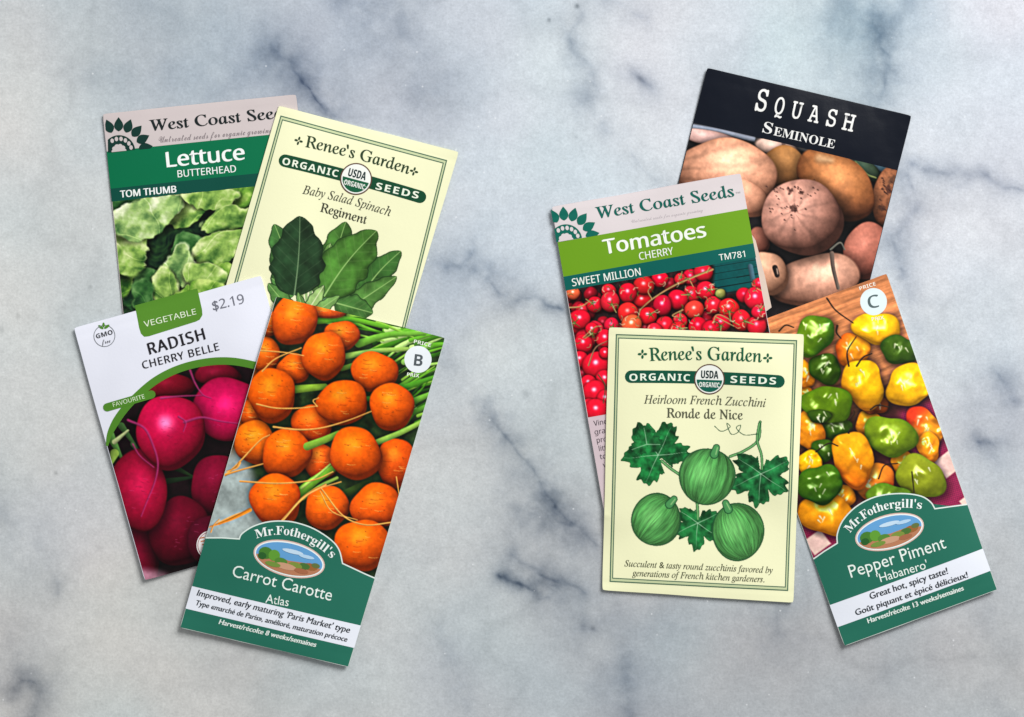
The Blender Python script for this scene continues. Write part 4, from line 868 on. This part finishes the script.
for t in T: c.blob(z(t[0], t[1]), t[2]/3.938*rs.uniform(.94, 1.12), t[2]/3.938*rs.uniform(.94, 1.08), t[3] if len(t) > 3 else (rs.randint(206, 232), rs.randint(10, 34), rs.randint(38, 58)), hi=rs.uniform(.4, .8), dark=.34, L=(-.1, -.45, .9), shadow=.55, gloss=60, irr=.02, tex=.03, fuzz=.7)
y = zm(540, 310, 2.313)
for t in [(92, 22, 24), (150, 66, 22), (100, 78, 22), (120, 45, 16), (92, 115, 20), (130, 128, 32), (150, 160, 22), (112, 170, 20), (126, 190, 28), (150, 205, 20), (112, 222, 18), (130, 232, 28), (150, 100, 14)]: c.blob(y(t[0], t[1]), t[2]/2.313, t[2]/2.313, R1, hi=.75, dark=.34, L=(-.1, -.45, .9), shadow=.55, gloss=60, irr=.02, tex=.03, fuzz=.7)
sc = (176, 128, 84)
for pts, w1 in [([(676, 432), (600, 462), (520, 498), (440, 548), (392, 590)], 2.2), ([(110, 582), (160, 578), (190, 560)], 1.6), ([(680, 640), (700, 610), (780, 650)], 1.4), ([(440, 548), (425, 520), (436, 500)], 1.2), ([(560, 590), (520, 612), (540, 620)], 1.4), ([(655, 445), (664, 425)], 1.4), ([(585, 470), (600, 500)], 1.2), ([(392, 590), (385, 620)], 1.2), ([(690, 620), (760, 655)], 1.2), ([(170, 700), (215, 660), (240, 655)], 1.2), ([(880, 520), (850, 505)], 1.3)]: c.stroke([z(*a) for a in pts], w1, sc, 1)
c.stroke([y(112, 128), y(128, 88), y(155, 72)], 1.4, (150, 104, 80), .8); c.stroke([y(135, 150), y(150, 175), y(146, 215)], 1.2, (90, 70, 50), .8)
for t in rs.sample(T, 16):
    a0 = rs.uniform(0, 6.28); x0, y0 = t[0]+t[2]*.35*math.cos(a0), t[1]+t[2]*.35*math.sin(a0)
    for k in range(5):
        a = a0+k*1.257+rs.uniform(-.2, .2); l = t[2]*rs.uniform(.4, .6); c.stroke([z(x0, y0), z(x0+l*math.cos(a), y0+l*math.sin(a))], 1.5, (84, 96, 44), .4, a=.9)
    c.stroke([z(x0, y0), z(x0+t[2]*.9*math.cos(a0), y0+t[2]*.9*math.sin(a0))], 1.3, (150, 128, 80), 1)
for i in range(120):
    t = rs.choice(T); a = rs.uniform(0, 6.28); x0, y0 = t[0]+t[2]*.7*math.cos(a), t[1]+t[2]*.7*math.sin(a); b_ = rs.uniform(0, 6.28)
    c.stroke([z(x0, y0), z(x0+9*math.cos(b_), y0+9*math.sin(b_)), z(x0+18*math.cos(b_+.5), y0+18*math.sin(b_+.5))], .9, rs.choice([(96, 110, 50), (170, 140, 96), (60, 74, 40), (216, 186, 150)]), .5, a=.85)
c.blob(z(708, 528), 5.5, 5, (150, 150, 80), hi=.1)
c.build('vegetable_photo', PHOTO, 1)
nt_ = p.part('note_panel', [('poly', p.clipband(vd, 1), ink((206, 188, 194)), 1)])
ln = ['Vines bear', 'grape-like', 'produce in', 'little sweet', 'tomatoes', 'very good']
ys_ = [(125, 268), (127, 288), (132, 307), (137, 326), (139, 345), (146, 364)]
p.words('note_lettering', nt_, ink((70, 62, 70)), 3, *[dict(t=t, p0=y(a[0], a[1]), p1=y(a[0]+75, a[1]-13), h=5.2, f='sans') for t, a in zip(ln, ys_)])
p.part('back_flap', [('poly', [rgt], ink((216, 196, 182)), -.5)])
# ================================================================== 8 ZUCCHINI
z = zm(540, 310, 2.313)
p = Packet([(608.5, 327.5), (803, 334.5), (793, 602.5), (602, 590)], 'cream zucchini seed packet with three round green zucchini drawn among lobed leaves', (235, 235, 194), seed=61, lift=[('b', .0008)], puff=.0018)
double_border(p, [z(176, 57), z(591, 71), z(572, 648), z(162, 627)])
g = ink((22, 88, 58)); blk = ink((82, 84, 66))
p.part('brand_lettering', [('text', dict(t="Renee's Garden", p0=z(252, 118), p1=z(509, 121), h=13, f='roman', wt=.55, c=z(380, 112)), g, 3)]+flower_dot(z(236, 102), 4.4, g)+flower_dot(z(524, 111), 4.4, g))
b = p.part('organic_banner', [('poly', [pill(z(210, 154), z(549, 165), 12.5, bow=1.4)], ink((10, 78, 58)), 2)])
p.words('banner_lettering', b, ink((230, 238, 222)), 3, dict(t='ORGANIC', p0=z(206, 164), p1=z(345, 165), h=7, f='sbold', c=z(276, 161), space=1.15), dict(t='SEEDS', p0=z(438, 168), p1=z(543, 172), h=7, f='sbold', space=1.15))
usda(p, z(390, 160), 15.2, 2, b, (14, 92, 76))
p.words('title_lettering', None, blk, 3, dict(t='Heirloom French Zucchini', p0=z(239, 216), p1=z(519, 224), h=8.4, f='ital', wt=0.13, c=z(380, 216)), dict(t='Ronde de Nice', p0=z(291, 248), p1=z(466, 253), h=9.4, f='roman', wt=.4))
p.words('note_lettering', None, ink((84, 88, 64)), 3, dict(t='Succulent & tasty round zucchinis favored by', p0=z(195, 592), p1=z(537, 608), h=6.2, f='ital', wt=0.13), dict(t='generations of French kitchen gardeners.', p0=z(213, 614), p1=z(518, 629), h=6.2, f='ital', wt=0.13))
c = Pic(p, .06, .95, .32, .93, bg=(235, 235, 194), res=.5); c.A[:] = 0
GV = (62, 140, 84); OL = (20, 66, 40)
for pts, w1 in [([(507, 258), (502, 300), (470, 325), (438, 338)], 2.2), ([(505, 262), (500, 300), (510, 335), (512, 375)], 2.0), ([(322, 380), (300, 365), (280, 348)], 2.2), ([(362, 440), (364, 470), (364, 500)], 2.4), ([(402, 268), (418, 280), (438, 270), (430, 262), (440, 286), (456, 282), (462, 266), (452, 272), (470, 288), (500, 286)], .9)]:
    c.astroke([z(*a) for a in pts], w1+(.9 if w1 > 1 else 0), OL); 
    if w1 > 1: c.astroke([z(*a) for a in pts], w1-.6, (110, 174, 104))
c.lobed(z(272, 335), 37, -125, (24, 104, 50)); c.lobed(z(509, 378), 34, 95, (28, 100, 52)); c.lobed(z(364, 492), 27, 95, (26, 98, 48))
c.lobed(z(246, 310), 18, -100, (30, 110, 54), lobes=3)
def marrow(x, y, rx, ry, sx, sy):
    c.seed += 3; cx, cy = z(x, y); rx /= 2.313; ry /= 2.313
    X = (c.X-cx)/rx; Y = (c.Y-cy)/ry; d = np.hypot(X, Y)*(1+.015*np.sin(3*np.arctan2(Y, X)+c.seed)); m = 1-sst(1-.6/rx, 1+.5/rx, d)
    px, py = z(sx, sy); dx, dy = (cx-px), (cy-py); L_ = math.hypot(dx, dy); dx /= L_; dy /= L_
    s1 = (X*rx*dx+Y*ry*dy)/rx; s2 = (-X*rx*dy+Y*ry*dx)/rx          # meridians from the stalk
    lon = s2/np.sqrt(np.clip(1-s1*s1*.92, .05, 1))
    st_ = .5+.5*np.sin(lon*30+2.5*fbm(c.X, c.Y, 10, c.seed, 2)); fine = fbm(lon*20, s1*1.5, 1, c.seed+1, 3, .8)
    I = np.array((78, 148, 76.))*np.ones(c.X.shape+(3,)); I = I*(.92+.10*st_+.42*fine+.18*np.clip(1-((X+.3)**2+(Y+.35)**2)*1.2, 0, 1)-.30*sst(.55, 1, d))[..., None]
    I += (np.clip(1-((X+.15)**2+(Y+.1)**2)*4, 0, 1)*26)[..., None]*np.array((1, 1, .8))
    ol = (sst(1-2.0/rx, 1-.5/rx, d)*.8)[..., None]; I = I*(1-ol)+np.array(OL, float)*ol
    c.mix(m, np.clip(I, 0, 255)); c.A = np.maximum(c.A, m)
    ex, ey = px-dx*2, py-dy*2; ix, iy = px+dx*5, py+dy*5
    c.astroke([(ix, iy), (ex, ey)], 9, OL, 7.5); c.astroke([(ix, iy), (ex, ey)], 7.2, (74, 146, 84), 5.6); c.astroke([(ix+1.5, iy), (ex+1, ey)], 1, (150, 196, 130), 1)
marrow(385, 384, 66, 66, 405, 322); marrow(268, 484, 58, 62, 306, 440); marrow(457, 512, 61, 68, 430, 450)
c.build('zucchini_illustration', PHOTO, 1, grain=0)

# ================================================================== CAMERA AND LIGHT
cam = bpy.data.cameras.new('camera'); D = 1.2; cam.sensor_width = 36; cam.lens = 36*D/(1024*S); cam.clip_start = .02; cam.clip_end = 50
co = bpy.data.objects.new('camera', cam); co.location = (0, 0, D); COL.objects.link(co); SC.camera = co
def area(name, loc, size, power, col):
    l = bpy.data.lights.new(name, 'AREA'); l.shape = 'SQUARE'; l.size = size; l.energy = power; l.color = col
    o = bpy.data.objects.new(name, l); o.location = loc; o.rotation_euler = (Vector((0, 0, 0))-Vector(loc)).to_track_quat('-Z', 'Y').to_euler(); COL.objects.link(o)
area('window_light', (1.9, 2.35, 2.3), 1.9, 196, (1, .99, .97))
wd = bpy.data.worlds.new('World'); SC.world = wd; wd.use_nodes = True
wd.node_tree.nodes['Background'].inputs[0].default_value = (.985, 1, 1, 1); wd.node_tree.nodes['Background'].inputs[1].default_value = .36
SC.view_settings.view_transform = 'Standard'; SC.view_settings.look = 'None'; SC.view_settings.exposure = 0; SC.view_settings.gamma = 1
SC.render.film_transparent = False
SC.render.resolution_x = 1024; SC.render.resolution_y = 717
